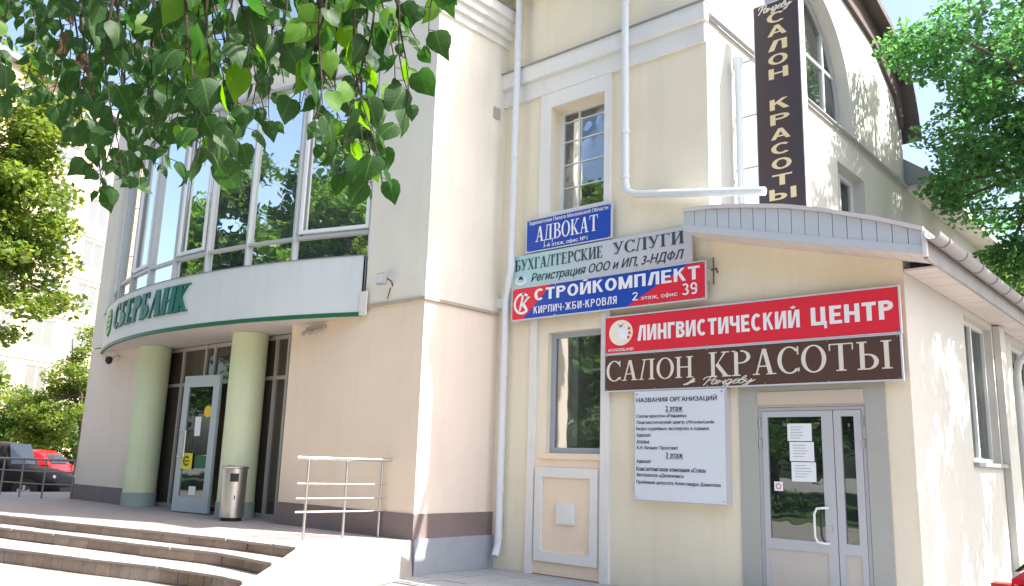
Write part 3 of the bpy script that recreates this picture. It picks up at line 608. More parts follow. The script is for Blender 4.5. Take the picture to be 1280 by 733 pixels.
# ================================================================== BANK BUILDING
bb = thing('bank_building', 'peach and pale bank building with curved glass bay over a columned entrance', 'building', (-15, 2, 0))
FY = -1.65; RX = -9.15; LX = -20.9
def bpart(name, m, *a, label=None, bevel=0): return box(name, m, bb, *a, label=label, bevel=bevel)
bpart('front_wall_pier', peach, -12.55, RX-.006, FY, FY+.4, 0, 3.99, label='peach front wall right of the entrance')
bpart('side_wall', pinkwall, RX-.005, RX-.001, FY+.001, 0, 0, 3.983, label='peach side wall with a stripe of sun')
bpart('recess_wall', peach, -12.56, -12.3, FY+.4, 1.5, .5, 3.9)
bpart('front_wall_pier', pinkwall, LX, -18.1, FY, FY+.4, 0, 3.99, label='pale pink front wall left of the entrance')
bpart('left_side_wall', pinkwall, LX, LX+.3, FY+.4, 6, 0, 9.6)
bpart('recess_wall', peach, -18.38, -18.1, FY+.4, 1.5, .5, 3.9)
# upper walls
bpart('upper_wall', palewall, -10.56, RX+.01, FY-.01, FY+.4, 4.02, 12.4, label='pale wall right of the glass bay')
bpart('upper_side_wall', palewall, RX-.3, RX+.009, FY+.4, -.001, 4.02, 12.4)
bpart('upper_wall', palewall, LX-.01, -20.3, FY-.01, FY+.4, 4.02, 9.6, label='pale wall left of the glass bay')
bpart('string_course', mat('weathered_ledge', (.42, .38, .30), .9, .15, 5, .4, 30), -10.5, RX+.045, FY-.045, FY+.1, 3.985, 4.03)
bpart('string_course', MATS['weathered_ledge'], RX-.1, RX+.045, FY+.102, -.06, 3.985, 4.03)
bpart('plinth', plinth, -12.57, RX+.02, FY-.02, FY+.1, .5, .86, label='brown grey plinth')
bpart('plinth', plinth, RX-.1, RX+.02, FY+.101, -.002, .5, .86)
bpart('plinth', plinth, LX-.02, -18.08, FY-.02, FY+.1, .5, .84)
bpart('grey_base', greybase, RX-.2, RX+.06, FY+.0, -.0, 0, .515)
# stepped cornice on the side
for k, (z0, z1, pr) in enumerate(((8.72, 8.86, .06), (8.862, 9.0, .13), (9.002, 9.14, .20), (9.142, 9.32, .27))):
    bpart('cornice', trimw, RX-.02, RX+pr, FY+.0, .22, z0, z1)
bpart('cornice_cap', guttm, RX-.02, RX+.31, FY+.0, .26, 9.322, 9.35)
bpart('vent_grille', mat('vent_grey', (.4, .37, .32), .8), RX+.009, RX+.03, -.32, -.16, 7.36, 7.56)
# curved bay
BCX, BMY, BR = -15.4, -2.45, 13.4
def bay(x, off=0.): return BMY+off+BR-math.sqrt((BR)**2-(x-BCX)**2)
bx = [-10.56, -12.1, -13.2, -14.35, -15.5, -16.65, -17.8, -18.95, -20.3]
def arcstrip(name, m, x0, x1, z0, z1, off0, off1, parent, n=12, label=None):
    xs = [x0+(x1-x0)*i/n for i in range(n+1)]
    return MB().poly([(x, bay(x, off0)) for x in xs]+[(x, bay(x, off1)) for x in xs[::-1]], [], XY(0), z0, z1).build(name, m, parent, label)
for zi, (z0, z1, zt) in enumerate(((4.7, 8.2, 5.3), (8.95, 11.6, 10.6))):
    for i in range(8):
        if zi == 1 and i == 0: continue
        a, b = bx[i], bx[i+1]
        for (p, q) in (((z0, zt-.03), (zt+.03, z1)) if True else ()):
            ya, yb = bay(a), bay(b)
            MB().hexa([(a, ya+.02, p), (b, yb+.02, p), (b, yb+.03, p), (a, ya+.03, p)], [(a, ya+.02, q), (b, yb+.02, q), (b, yb+.03, q), (a, ya+.03, q)]).build('pane', bayglass, bb)
        d = Vector((b-a, bay(b)-bay(a), 0)); nrm = Vector((d.y, -d.x, 0)).normalized()
        if nrm.y > 0: nrm = -nrm
        for zz, tt in ((zt, .026), (z1-.03, .035)):
            o_ = nrm*.035
            MB().hexa([(a+o_.x, bay(a)+o_.y, zz-tt), (b+o_.x, bay(b)+o_.y, zz-tt), (b, bay(b)+.06, zz-tt), (a, bay(a)+.06, zz-tt)],
                      [(a+o_.x, bay(a)+o_.y, zz+tt), (b+o_.x, bay(b)+o_.y, zz+tt), (b, bay(b)+.06, zz+tt), (a, bay(a)+.06, zz+tt)]).build('transom', alum, bb)
        if i in (0, 3, 5) and zi == 0:   # opening sashes
            u = d.normalized(); L = d.length; A0 = Vector((a, bay(a), 0))+nrm*.05
            lo, hi = (zt+.06, z1-.08); s0, s1 = (.10, L-.10)
            def pt(s_, z_, dd): q_ = A0+u*s_+nrm*dd; return (q_.x, q_.y, z_)
            MB().poly(rect(s0, s1, lo, hi), [rect(s0+.06, s1-.06, lo+.06, hi-.06)], lambda s_, z_, dd: pt(s_, z_, dd), -.03, .012).build('sash', whitef, bb)
    for i, x in enumerate(bx):
        if zi == 1 and i == 0: continue
        wd = .026 if 0 < i < 8 else .05
        xx = min(max(x, -20.24), -10.62)
        MB().box(xx-wd, xx+wd, bay(x)-.05, bay(x)+.09, z0, z1+.001).build('mullion', alum if 0 < i < 8 else whitef, bb)
arcstrip('spandrel_wall', palewall, -20.3, -10.56, 8.2, 8.95, -.03, .3, bb)
arcstrip('window_head', alum, -20.3, -10.56, 8.16, 8.2, -.09, .1, bb)
bpart('upper_wall', palewall, -12.1, -10.558, FY-.05, FY+.3, 8.951, 12.4)
arcstrip('roof_edge', palewall, -20.3, -10.56, 11.6, 12.1, -.03, .3, bb)
MB().box(-20.5, -10.3, 1.4, 1.5, 4.7, 11.8).build('room_wall', roomm, bb)
MB().box(-20.5, -10.3, -1.7, 1.4, 8.3, 8.6).build('room_ceiling', roomm, bb)
MB().box(-20.8, -9.4, -1.2, 8.8, 12.1, 12.2).build('flat_roof', greyr, bb)
# canopy
CMY = -2.60
def cy(x, off=0.): return CMY+off+BR-math.sqrt(BR**2-(x-BCX)**2)
CX0, CX1 = -20.4, -10.6
cn = thing('entrance_canopy', 'curved pale canopy fascia with green lower trim over the bank entrance', 'canopy', (-15.4, -2.2, 3.8))
def carc(name, m, x0, x1, z0, z1, o0, o1, n=16, label=None):
    xs = [x0+(x1-x0)*i/n for i in range(n+1)]
    return MB().poly([(x, cy(x, o0)) for x in xs]+[(x, cy(x, o1)) for x in xs[::-1]], [], XY(0), z0, z1).build(name, m, cn, label, smooth=True)
for a, b in ((CX0, -16.9), (-16.894, -13.206), (-13.2, CX1)): carc('fascia_panel', fascia, a, b, 3.925, 4.86, 0, .04)
carc('green_trim', greent, CX0, CX1, 3.86, 3.922, -.012, .05)
carc('fascia_cap', guttm, CX0, CX1, 4.862, 4.875, -.015, .3)
# end boxes and soffit panels
MB().box(CX1-.04, CX1+.0, -1.72, FY-.012, 3.93, 4.86).build('end_panel', fascia, cn)
MB().box(CX1+.002, CX1+.16, -1.74, FY-.06, 3.86, 4.25).build('end_bracket', trimw, cn)
xs_ = [CX0+.05+(CX1-CX0-.1)*i/16 for i in range(17)]
for a, b in zip(xs_, xs_[1:]):
    g = .004
    MB().poly([(a+g, cy(a, .05)), (b-g, cy(b, .05)), (b-g, -1.16 if -18.1 < (a+b)/2 < -12.55 else FY-.025), (a+g, -1.16 if -18.1 < (a+b)/2 < -12.55 else FY-.025)], [], XY(0), 3.87, 3.89).build('soffit_panel', soffm, cn)
MB().poly([(x, cy(x, .06)) for x in xs_]+[(CX1, FY-.02), (CX0, FY-.02)], [], XY(0), 4.80, 4.83).build('top_sheet', greyr, cn)
# columns
for (x, y) in ((-17.87, -1.52), (-14.12, -1.50)):
    c = MB().lathe(x, y, [(.33, .78), (.33, 3.865)], 40).build('column', colm, bb, smooth=True)
    MB().lathe(x, y, [(.345, .5), (.345, .775), (.335, .785)], 40).build('column_base', mat('column_base_blue', (.30, .37, .35), .7, .1, 3), c, smooth=True)
# recessed entrance screen
EY = -1.12
efm = mat('entrance_frame', (.48, .46, .45), .5, .05, 2, metal=.3)
posts = [-18.08, -17.3, -16.35, -16.0, -14.75, -13.75, -13.35, -12.58]
for x in posts: bpart('entrance_post', efm, x-.035, x+.035, EY-.04, EY+.06, .5, 3.86)
for a, b in zip(posts, posts[1:]):
    bpart('entrance_transom', efm, a+.036, b-.036, EY-.03, EY+.05, 3.02, 3.09)
    bpart('entrance_rail', efm, a+.036, b-.036, EY-.03, EY+.05, 3.78, 3.855)
    bpart('pane', entglass, a+.03, b-.03, EY, EY+.01, 3.08, 3.79)
    if (a, b) != (-16.0, -14.75): bpart('pane', entglass, a+.03, b-.03, EY, EY+.01, .56, 3.03); bpart('entrance_rail', efm, a+.036, b-.036, EY-.03, EY+.05, .5, .58)
bpart('lobby_wall', mat('lobby_wall', (.36, .29, .25), .8, .1, 1), -18.3, -12.3, 1.3, 1.4, .5, 3.9)
bpart('lobby_ceiling', mat('lobby_ceiling', (.3, .29, .27), .8), -18.3, -12.3, -1.05, 1.3, 3.88, 3.95)
bpart('lobby_light', mat('lobby_tube', (.8, .75, .6), .5), -13.5, -12.9, -.6, -.4, 3.84, 3.875)
# open door leaf
ddm = mat('door_leaf_blue_grey', (.44, .50, .53), .45, .04, 1.5)
pA = Vector((-15.95, -1.74, 0)); pB = Vector((-14.86, -1.60, 0)); du = (pB-pA).normalized(); dn = Vector((du.y, -du.x, 0)); DL = (pB-pA).length
def dpt(s_, z_, dd): q_ = pA+du*s_+dn*dd; return (q_.x, q_.y, z_)
dl = MB().poly(rect(0, DL, .52, 3.12), [rect(.16, DL-.18, .80, 2.90)], dpt, -.03, .03).build('entrance_door', ddm, bb, 'open glass door leaf of the bank')
MB().poly(rect(.15, DL-.17, .79, 2.91), [], dpt, -.005, .005).build('pane', doorglass, dl)
MB().tube([dpt(.10, 2.05, .03), dpt(.10, 2.05, .09), dpt(.30, 2.05, .10), dpt(.30, 1.55, .10), dpt(.10, 1.55, .09), dpt(.10, 1.55, .03)], .018, 8).build('handle', steel, dl)
MB().poly(rect(.16, .50, 1.32, 1.62), [], dpt, .032, .038).build('yellow_sticker', mat('yellow_print', (.75, .62, .02), .5), dl)
cpoly = [(.33+.10*math.cos(math.radians(a)), 1.47+.10*math.sin(math.radians(a))) for a in range(35, 326, 15)]+[(.33+.06*math.cos(math.radians(a)), 1.47+.06*math.sin(math.radians(a))) for a in range(325, 34, -15)]
MB().poly(cpoly, [], dpt, .039, .043).build('sticker_mark', greent, dl)
MB().poly(rect(.30, .43, 1.455, 1.485), [], dpt, .0445, .047).build('sticker_mark', greent, dl)
MB().poly([(.80+.115*math.cos(q*PI/10), 2.42+.115*math.sin(q*PI/10)) for q in range(20)], [], dpt, .008, .012).build('round_sticker', mat('orange_print', (.8, .5, .03), .5), dl)
MB().poly(rect(.44, .62, 1.95, 2.32), [], dpt, .007, .010).build('notice', paper, dl)
MB().poly(rect(.55, DL-.2, 1.34, 1.58), [], dpt, .007, .010).build('green_sticker', mat('green_print', (.01, .13, .07), .5), dl)
MB().poly(rect(.45, .66, .84, 1.0), [], dpt, .007, .010).build('notice', paper, dl)
bpart('low_bench', mat('lobby_mat', (.12, .12, .12), .9), -16.0, -14.75, -1.0, -.2, .5, .515)

# ------------------------------------------------------------------ things at the bank
# sign letters and logo on the curved canopy
bs = thing('bank_sign', 'green bank name letters and round logo on the curved canopy fascia', 'sign', (-16.6, -2.7, 4.4))
def onc(off): return lambda u, v, d: (u, cy(u, -off)+d, v)
x = -18.30; word = 'СБЕРБАНК'; wds = [serif_glyph(ch, .30)[1] for ch in word]; tot = sum(wds)+.04*7; sc = (18.30-14.55)/tot
for ch, wd in zip(word, wds):
    g, _ = serif_glyph(ch, .30, S=.05); mb = MB(); k = 0
    for p in g:
        e = (k % 5)*.0006; k += 1
        pts = [(x+(a+.16*(b-.5))*sc, 4.19+b*.52) for a, b in p]; f = onc(.002)
        mb.hexa([f(u, v, 0) for u, v in pts], [f(u, v, -.035-e) for u, v in pts])
    mb.build('letter', mat('letter_green', (.0, .12, .085), .4), bs); x += (wd+.04)*sc
lg = (-18.95, 4.42); lm = mat('logo_green', (.03, .26, .08), .4)
def sect(c, r0_, r1_, a0, a1, n=14):
    o = [(c[0]+r1_*math.cos(math.radians(a0+(a1-a0)*i/n)), c[1]+r1_*math.sin(math.radians(a0+(a1-a0)*i/n))) for i in range(n+1)]
    return o+[(c[0]+r0_*math.cos(math.radians(a1-(a1-a0)*i/n)), c[1]+r0_*math.sin(math.radians(a1-(a1-a0)*i/n))) for i in range(n+1)]
def slot_disc(c, r):  # disc cut by three slanted white slots on its left
    for z0, z1 in ((-1, -.42), (-.34, .02), (.10, .40), (.48, 1)):
        pts = []
        for i in range(9):
            t = z0+(z1-z0)*i/8; pts.append((c[0]+r*math.sqrt(max(0, 1-t*t))*.95, c[1]+r*t))
        for i in range(9):
            t = z1-(z1-z0)*i/8; pts.append((c[0]-r*math.sqrt(max(0, 1-t*t))*.95, c[1]+r*t-.04*r))
        MB().poly(pts, [], onc(.003), -.03, 0).build('logo_segment', lm, bs)
slot_disc(lg, .30)
# litter bin
bn = thing('litter_bin', 'tall cylindrical steel litter bin in front of the right green column', 'bin', (-13.42, -1.98, .5))
MB().lathe(-13.42, -1.98, [(.205, .56), (.205, 1.38)], 32).build('body', steel, bn, smooth=True)
MB().lathe(-13.42, -1.98, [(.17, .5), (.18, .56)], 32).build('foot', black, bn, smooth=True)
MB().lathe(-13.42, -1.98, [(.225, 1.382), (.23, 1.39), (.23, 1.41), (.20, 1.425)], 32).build('rim', steel, bn, smooth=True)
q = [math.radians(a) for a in (-52, -42, -32, -22, -12)]
hm = MB()
for a, b in zip(q, q[1:]):
    hm.hexa([(-13.42+.204*math.cos(a), -1.98+.204*math.sin(a), 1.16), (-13.42+.204*math.cos(b), -1.98+.204*math.sin(b), 1.16), (-13.42+.208*math.cos(b), -1.98+.208*math.sin(b), 1.16), (-13.42+.208*math.cos(a), -1.98+.208*math.sin(a), 1.16)],
            [(-13.42+.204*math.cos(a), -1.98+.204*math.sin(a), 1.30), (-13.42+.204*math.cos(b), -1.98+.204*math.sin(b), 1.30), (-13.42+.208*math.cos(b), -1.98+.208*math.sin(b), 1.30), (-13.42+.208*math.cos(a), -1.98+.208*math.sin(a), 1.30)])
hm.build('slot', black, bn)
MB().tube([(-13.67, -2.02, .5), (-13.67, -2.02, 1.40)], .012, 8).build('stand_bar', steel, bn)
MB().tube([(-13.67, -2.02, 1.40), (-13.42, -2.12, 1.43), (-13.2, -2.1, 1.42)], .012, 8).build('stand_bar', steel, bn)
MB().box(-13.235, -13.225, -2.075, -2.06, .86, .93).build('keyhole', black, bn)
# hand rail by the entrance
rl_ = thing('handrail', 'stainless steel handrail with three posts beside the peach bank wall', 'railing', (-10.15, -2.2, .5))
for y, xx in ((-2.95, -9.93), (-2.32, -9.88), (-1.72, -9.82)): MB().tube([(xx, y, .5), (xx, y, 1.575)], .020, 10).build('post', steel, rl_, smooth=True)
MB().tube([(-9.95, -3.13, 1.60), (-9.68, -1.68, 1.60)], .026, 12).build('top_rail', steel, rl_, smooth=True)
for z in (1.25, 1.05, .87): MB().tube([(-9.95, -3.10, z), (-9.76, -1.67, z)], .010 if z > .9 else .015, 8).build('cross_bar', steel, rl_, smooth=True)
# railing at far end of terrace
fr_ = thing('terrace_railing', 'dark steel railing at the far left end of the bank terrace', 'railing', (-21.5, -2.4, .5))
rdm = mat('dull_steel', (.22, .2, .2), .45, .1, 3, metal=.6)
rp_ = [(-20.75, -1.75), (-21.1, -2.25), (-21.9, -2.45), (-22.7, -2.6), (-23.6, -2.75)]
for x, y in rp_: MB().tube([(x, y, .5), (x, y, 1.36)], .022, 8).build('post', rdm, fr_)
MB().tube([(x, y, 1.37) for x, y in rp_], .028, 8).build('top_rail', rdm, fr_)
for z in (1.1, .82): MB().tube([(x, y, z) for x, y in rp_], .014, 8).build('cross_bar', rdm, fr_)
# floodlight and cameras
fl = thing('floodlight', 'small grey floodlight on the pale wall above the peach wall', 'lamp', (-9.98, -1.70, 4.3))
MB().box(-10.07, -9.89, -1.87, -1.77, 4.28, 4.46).build('housing', mat('grey_plastic', (.35, .35, .36), .5), fl, bevel=.012)
MB().box(-10.05, -9.91, -1.878, -1.872, 4.30, 4.44).build('lens', mat('lamp_lens', (.7, .72, .75), .15), fl)
MB().tube([(-9.87, -1.80, 4.37), (-9.86, -1.72, 4.33), (-9.9, -1.665, 4.28)], .012, 6).build('bracket', rust, fl)
MB().tube([(-9.93, -1.68, 4.25), (-9.97, -1.67, 4.16), (-10.0, -1.668, 4.08)], .008, 6).build('cable', rust, fl)
cp = thing('wall_light', 'row of small spotlights under the canopy beside the peach wall', 'lamp', (-11.7, -1.7, 3.72))
MB().box(-12.05, -11.55, -1.72, -1.66, 3.74, 3.79).build('bar', mat('beige_plastic', (.42, .38, .33), .6), cp)
for xx in (-11.98, -11.80, -11.62): MB().tube([(xx, -1.69, 3.74), (xx-.04, -1.80, 3.66)], [.022, .045], 10).build('spot', MATS['beige_plastic'], cp)
ccm = thing('security_camera', 'small dark dome camera on the pale pink wall under the left end of the canopy', 'camera', (-19.35, -1.7, 3.66))
MB().tube([(-19.35, -1.66, 3.72), (-19.35, -1.78, 3.70)], .04, 10).build('mount', trimw, ccm)
MB().lathe(-19.42, -1.84, [(.03, 3.55), (.075, 3.60), (.08, 3.67), (.05, 3.72)], 14).build('dome', black, ccm, smooth=True)

# ================================================================== SIGNS on the office
def sign(name, label, x0, x1, z0, z1, m, y=-.10, th=.05, edge=None):
    s = thing(name, label, 'sign', ((x0+x1)/2, y, z0))
    MB().box(x0, x1, y, y+th, z0, z1).build('panel', m, s, bevel=.004)
    if edge: MB().poly(rect(x0-.006, x1+.006, z0-.006, z1+.006), [rect(x0+.012, x1-.012, z0+.012, z1-.012)], XZ(y), -.006, .03).build('edge', edge, s)
    return s
blue = mat('sign_blue', (.006, .06, .42), .45, .06, 1.5); redm = mat('sign_red', (.72, .02, .045), .45, .05, 1.5)
s1 = sign('lawyer_sign', 'small blue sign in white serif capitals, topmost of the signs on the front', -8.50, -6.84, 4.93, 5.47, blue, -.11, .04, edge=mat('sign_edge', (.55, .58, .62), .5))
lettering('Адвокатская Палата Московской Области', white, s1, -8.44, -6.90, 5.37, 5.445, -.112, .012)
serif_mb('АДВОКАТ', -8.30, -7.08, 5.085, 5.335, -.1125).build('lettering', white, s1)
lettering('3-й этаж, офис №1', white, s1, -8.14, -7.28, 4.955, 5.035, -.112, .008)
skm = mat('sign_pale', (.40, .60, .64), .5)
_n = skm.node_tree.nodes; _l = skm.node_tree.links; _tc = _n.new('ShaderNodeTexCoord'); _sx = _n.new('ShaderNodeSeparateXYZ'); _mr = _n.new('ShaderNodeMapRange'); _mx = _n.new('ShaderNodeMix'); _mx.data_type = 'RGBA'
_l.new(_tc.outputs['Object'], _sx.inputs[0]); _l.new(_sx.outputs[0], _mr.inputs[0]); _mr.inputs[1].default_value = -1.2; _mr.inputs[2].default_value = .6
_mx.inputs[6].default_value = (.38, .60, .64, 1); _mx.inputs[7].default_value = (.55, .55, .60, 1); _l.new(_mr.outputs[0], _mx.inputs[0]); _l.new(_mx.outputs[2], _n['Principled BSDF'].inputs['Base Color'])
s2 = sign('accounting_sign', 'pale turquoise and grey sign in dark serif letters, second from the top', -8.74, -5.50, 4.372, 4.895, skm, -.13, .04)
ink = mat('sign_ink', (.03, .06, .08), .6)
serif_mb('БУХГАЛТЕРСКИЕ', -8.70, -6.98, 4.645, 4.825, -.1325, .19).build('lettering', ink, s2)
serif_mb('УСЛУГИ', -6.80, -5.62, 4.655, 4.835, -.1325, .19).build('lettering', ink, s2)
lettering('Регистрация ООО и ИП, 3-НДФЛ', ink, s2, -8.36, -5.62, 4.40, 4.575, -.132, .018, .3)
MB().poly([(-8.57+.11*math.cos(k*PI/12), 4.48+.07*math.sin(k*PI/12)) for k in range(24)], [[(-8.57+.085*math.cos(k*PI/12), 4.485+.05*math.sin(k*PI/12)) for k in range(24)]], XZ(0), -.1345, -.131).build('emblem', white, s2)
MB().poly([(-8.62, 4.50), (-8.52, 4.50), (-8.55, 4.55), (-8.60, 4.55)], [], XZ(0), -.1345, -.131).build('emblem', ink, s2)
s3 = sign('building_supplies_sign', 'blue and red sign with white block capitals and a round monogram, third from the top', -8.74, -5.29, 3.84, 4.362, blue, -.14, .05, edge=MATS['sign_edge'])
MB().poly([(-8.725, 3.855), (-8.50, 3.855), (-7.94, 4.347), (-8.725, 4.347)], [], XZ(0), -.1425, -.139).build('red_corner', redm, s3)
MB().poly([(-6.55, 3.855), (-5.305, 3.855), (-5.305, 4.347), (-5.55, 4.347)], [], XZ(0), -.1425, -.139).build('red_corner', redm, s3)
MB().poly(sect((-8.52, 4.10), .135, .175, 48, 312, 22), [], XZ(0), -.146, -.143).build('monogram', white, s3)
kk_ = MB(); sh = lambda pts: [(a+.25*(b-4.1), b) for a, b in pts]
kk_.poly(sh([(-8.56, 3.99), (-8.52, 3.99), (-8.52, 4.27), (-8.56, 4.27)]), [], XZ(0), -.146, -.143)
kk_.poly(sh([(-8.52, 4.09), (-8.43, 4.20), (-8.38, 4.20), (-8.47, 4.10), (-8.37, 3.99), (-8.42, 3.99), (-8.52, 4.07)]), [], XZ(0), -.1465, -.143)
kk_.build('monogram', white, s3)
block('СТРОЙКОМПЛЕКТ', white, s3, -8.27, -5.38, 4.12, 4.305, -.1435, .20, .12)
block('КИРПИЧ-ЖБИ-КРОВЛЯ', white, s3, -8.28, -6.72, 3.915, 4.03, -.1435, .15, .2)
block('2', white, s3, -6.45, -6.36, 3.93, 4.05, -.1435, .15)
lettering('этаж, офис', white, s3, -6.31, -5.72, 3.91, 3.985, -.1455, .01)
block('39', white, s3, -5.65, -5.42, 3.92, 4.08, -.1435, .16)
s4 = sign('language_centre_sign', 'bright red sign with white block capitals and a round picture, above the brown sign', -6.94, -2.87, 3.19, 3.735, redm, -.12, .06, edge=MATS['sign_edge'])
block('ЛИНГВИСТИЧЕСКИЙ', white, s4, -6.38, -4.04, 3.35, 3.57, -.1205, .22, .11)
block('ЦЕНТР', white, s4, -3.90, -2.94, 3.355, 3.575, -.1205, .22, .11)
gm1 = mat('emblem_cream', (.85, .78, .62), .6)
ec = (-6.66, 3.49)
MB().poly([(ec[0]+.20*math.cos(k*PI/14), ec[1]+.185*math.sin(k*PI/14)) for k in range(28)], [], XZ(0), -.1235, -.119).build('emblem', gm1, s4)
MB().poly([(ec[0]+.03+.12*math.cos(k*PI/4)*(1 if k % 2 else .6), ec[1]-.02+.12*math.sin(k*PI/4)*(1 if k % 2 else .6)) for k in range(8)], [], XZ(0), -.1255, -.124).build('emblem', mat('emblem_white', (.8, .85, .9), .6), s4)
MB().poly([(ec[0]-.05, ec[1]+.13), (ec[0]+.0, ec[1]+.07), (ec[0]+.06, ec[1]+.13), (ec[0]+.0, ec[1]+.10)], [], XZ(0), -.1275, -.126).build('emblem', mat('emblem_blue', (.1, .12, .5), .6), s4)
for a in (20, -5, -30):
    px, pz = ec[0]+.15*math.cos(math.radians(a)), ec[1]+.15*math.sin(math.radians(a)); MB().box(px-.02, px+.02, -.1275, -.126, pz-.016, pz+.016).build('emblem', redm, s4)
lettering('WONDERLAND', white, s4, -6.88, -6.44, 3.225, 3.265, -.1225, .01)
brm = mat('sign_brown', (.085, .040, .032), .5, .08, 1.5)
s5 = sign('salon_sign', 'dark brown sign with large cream serif capitals, below the red sign', -6.94, -2.88, 2.655, 3.182, brm, -.12, .06, edge=MATS['sign_edge'])
crm = mat('cream_print', (.72, .68, .58), .6)
serif_mb('САЛОН', -6.90, -5.50, 2.80, 3.085, -.1225, .15).build('lettering', crm, s5)
serif_mb('КРАСОТЫ', -5.28, -2.98, 2.79, 3.115, -.1225, .15).build('lettering', crm, s5)
script('Рандеву', crm, s5, -5.38, -4.66, 2.66, 2.80, -.1205, .05)
for k in range(3): MB().poly([(-5.66+.03*k, 2.70), (-5.48+.0*k, 2.74+.02*k), (-5.50, 2.755+.02*k), (-5.66+.02*k, 2.715)], [], XZ(0), -.124-.0006*k, -.121).build('flourish', crm, s5)
for xx in (-6.8, -3.0):
    pass
# board with the list of organisations
s6 = thing('directory_board', 'white board listing organisations left of the grey door, under the brown sign', 'sign', (-5.7, -.14, 1.17))
MB().box(-6.42, -5.04, -.14, -.0, 1.17, 2.645).build('case', mat('board_case', (.48, .49, .51), .5), s6)
MB().box(-6.405, -5.055, -.146, -.141, 1.185, 2.635).build('face', mat('board_face', (.66, .70, .77), .5, .03, 1), s6)
im = mat('board_ink', (.035, .045, .11), .7)
lettering('НАЗВАНИЯ ОРГАНИЗАЦИЙ', im, s6, -6.38, -5.16, 2.475, 2.565, -.1475, .018)
lettering('2 этаж', im, s6, -5.92, -5.66, 2.36, 2.43, -.1475, .015); MB().box(-5.92, -5.66, -.148, -.1465, 2.345, 2.352).build('underline', im, s6)
rows = [('Салон красоты «Рандеву»', 2.265, .78), ('Лингвистический центр «WonderLand»', 2.18, 1.18), ('Бюро судебных экспертиз и оценки', 2.095, 1.10), ('Адвокат', 2.01, .235), ('Ателье', 1.925, .205), ('А.Н. Бизнес Проспект', 1.84, .65),
        ('Адвокат', 1.66, .235), ('Консалтинговая компания «Сова»', 1.565, 1.05), ('Автошкола «Дилижанс»', 1.48, .73), ('Приёмная депутата Александра Данилова', 1.385, 1.25)]
for t, z, wd in rows: lettering(t, im, s6, -6.38, -6.38+wd, z, z+.058, -.1475, .012)
lettering('3 этаж', im, s6, -5.92, -5.66, 1.745, 1.815, -.1475, .015); MB().box(-5.92, -5.66, -.148, -.1465, 1.73, 1.737).build('underline', im, s6)
# vertical box sign on brackets
vs = thing('vertical_salon_sign', 'tall narrow dark sign with cream capitals running down, on brackets at the side wall', 'sign', (-4.56, .75, 5.1))
vx0, vx1 = -4.91, -4.24; vy = .75
MB().box(vx0, vx1, vy, vy+.16, 5.02, 8.345).build('panel', mat('sign_aubergine', (.050, .035, .040), .5, .08, 1), vs)
MB().poly(rect(vx0-.012, vx1+.012, 5.01, 8.357), [rect(vx0+.002, vx1-.002, 5.03, 8.34)], XZ(0), vy-.003, vy+.17).build('edge', mat('sign_side', (.5, .5, .52), .5), vs)
for zz in (7.62, 6.75, 5.95, 5.3): MB().tube([(-5.3, vy+.1, zz-.03), (vx0, vy+.1, zz-.03)], .018, 6).build('bracket', mat('bracket_grey', (.5, .5, .5), .6), vs)
script('Рандеву', crm, vs, vx0+.06, vx1-.10, 8.17, 8.33, vy-.001, .05)
gold = mat('gold_print', (.68, .56, .33), .55)
for ch, zc in zip('САЛОНКРАСОТЫ', (8.09, 7.885, 7.65, 7.43, 7.215, 6.74, 6.51, 6.29, 6.07, 5.845, 5.61, 5.40)):
    ex = .05 if ch == 'Ы' else 0
    block(ch, gold, vs, vx0+.20-ex, vx1-.18+ex, zc-.08, zc+.08, vy-.0005, .17, name='letter')
def screws(sgn, x0, x1, z0, z1, y, nx):
    for i in range(nx):
        for z in (z0, z1):
            x = x0+(x1-x0)*i/(nx-1); MB().tube([(x, y, z), (x, y-.006, z)], .012, 8).build('screw', steel, sgn)
screws(s4, -6.90, -2.91, 3.215, 3.71, -.12, 6); screws(s5, -6.90, -2.92, 2.68, 3.155, -.12, 6); screws(s3, -8.70, -5.33, 3.865, 4.335, -.14, 5)
screws(s6, -6.37, -5.09, 1.22, 2.60, -.146, 2); screws(s1, -8.46, -6.88, 4.95, 5.45, -.11, 2)
# wall iron hook by the sign end
hk = MB(); hk.tube([(-5.24, -.02, 4.42), (-5.24, -.02, 4.05)], .008, 5); hk.tube([(-5.27, -.02, 4.25), (-5.18, -.05, 4.25), (-5.16, -.06, 4.19)], .012, 5)
tag(hk.build('wall_hook', rust), 'small rusty iron hook at the right end of the signs', 'hook')

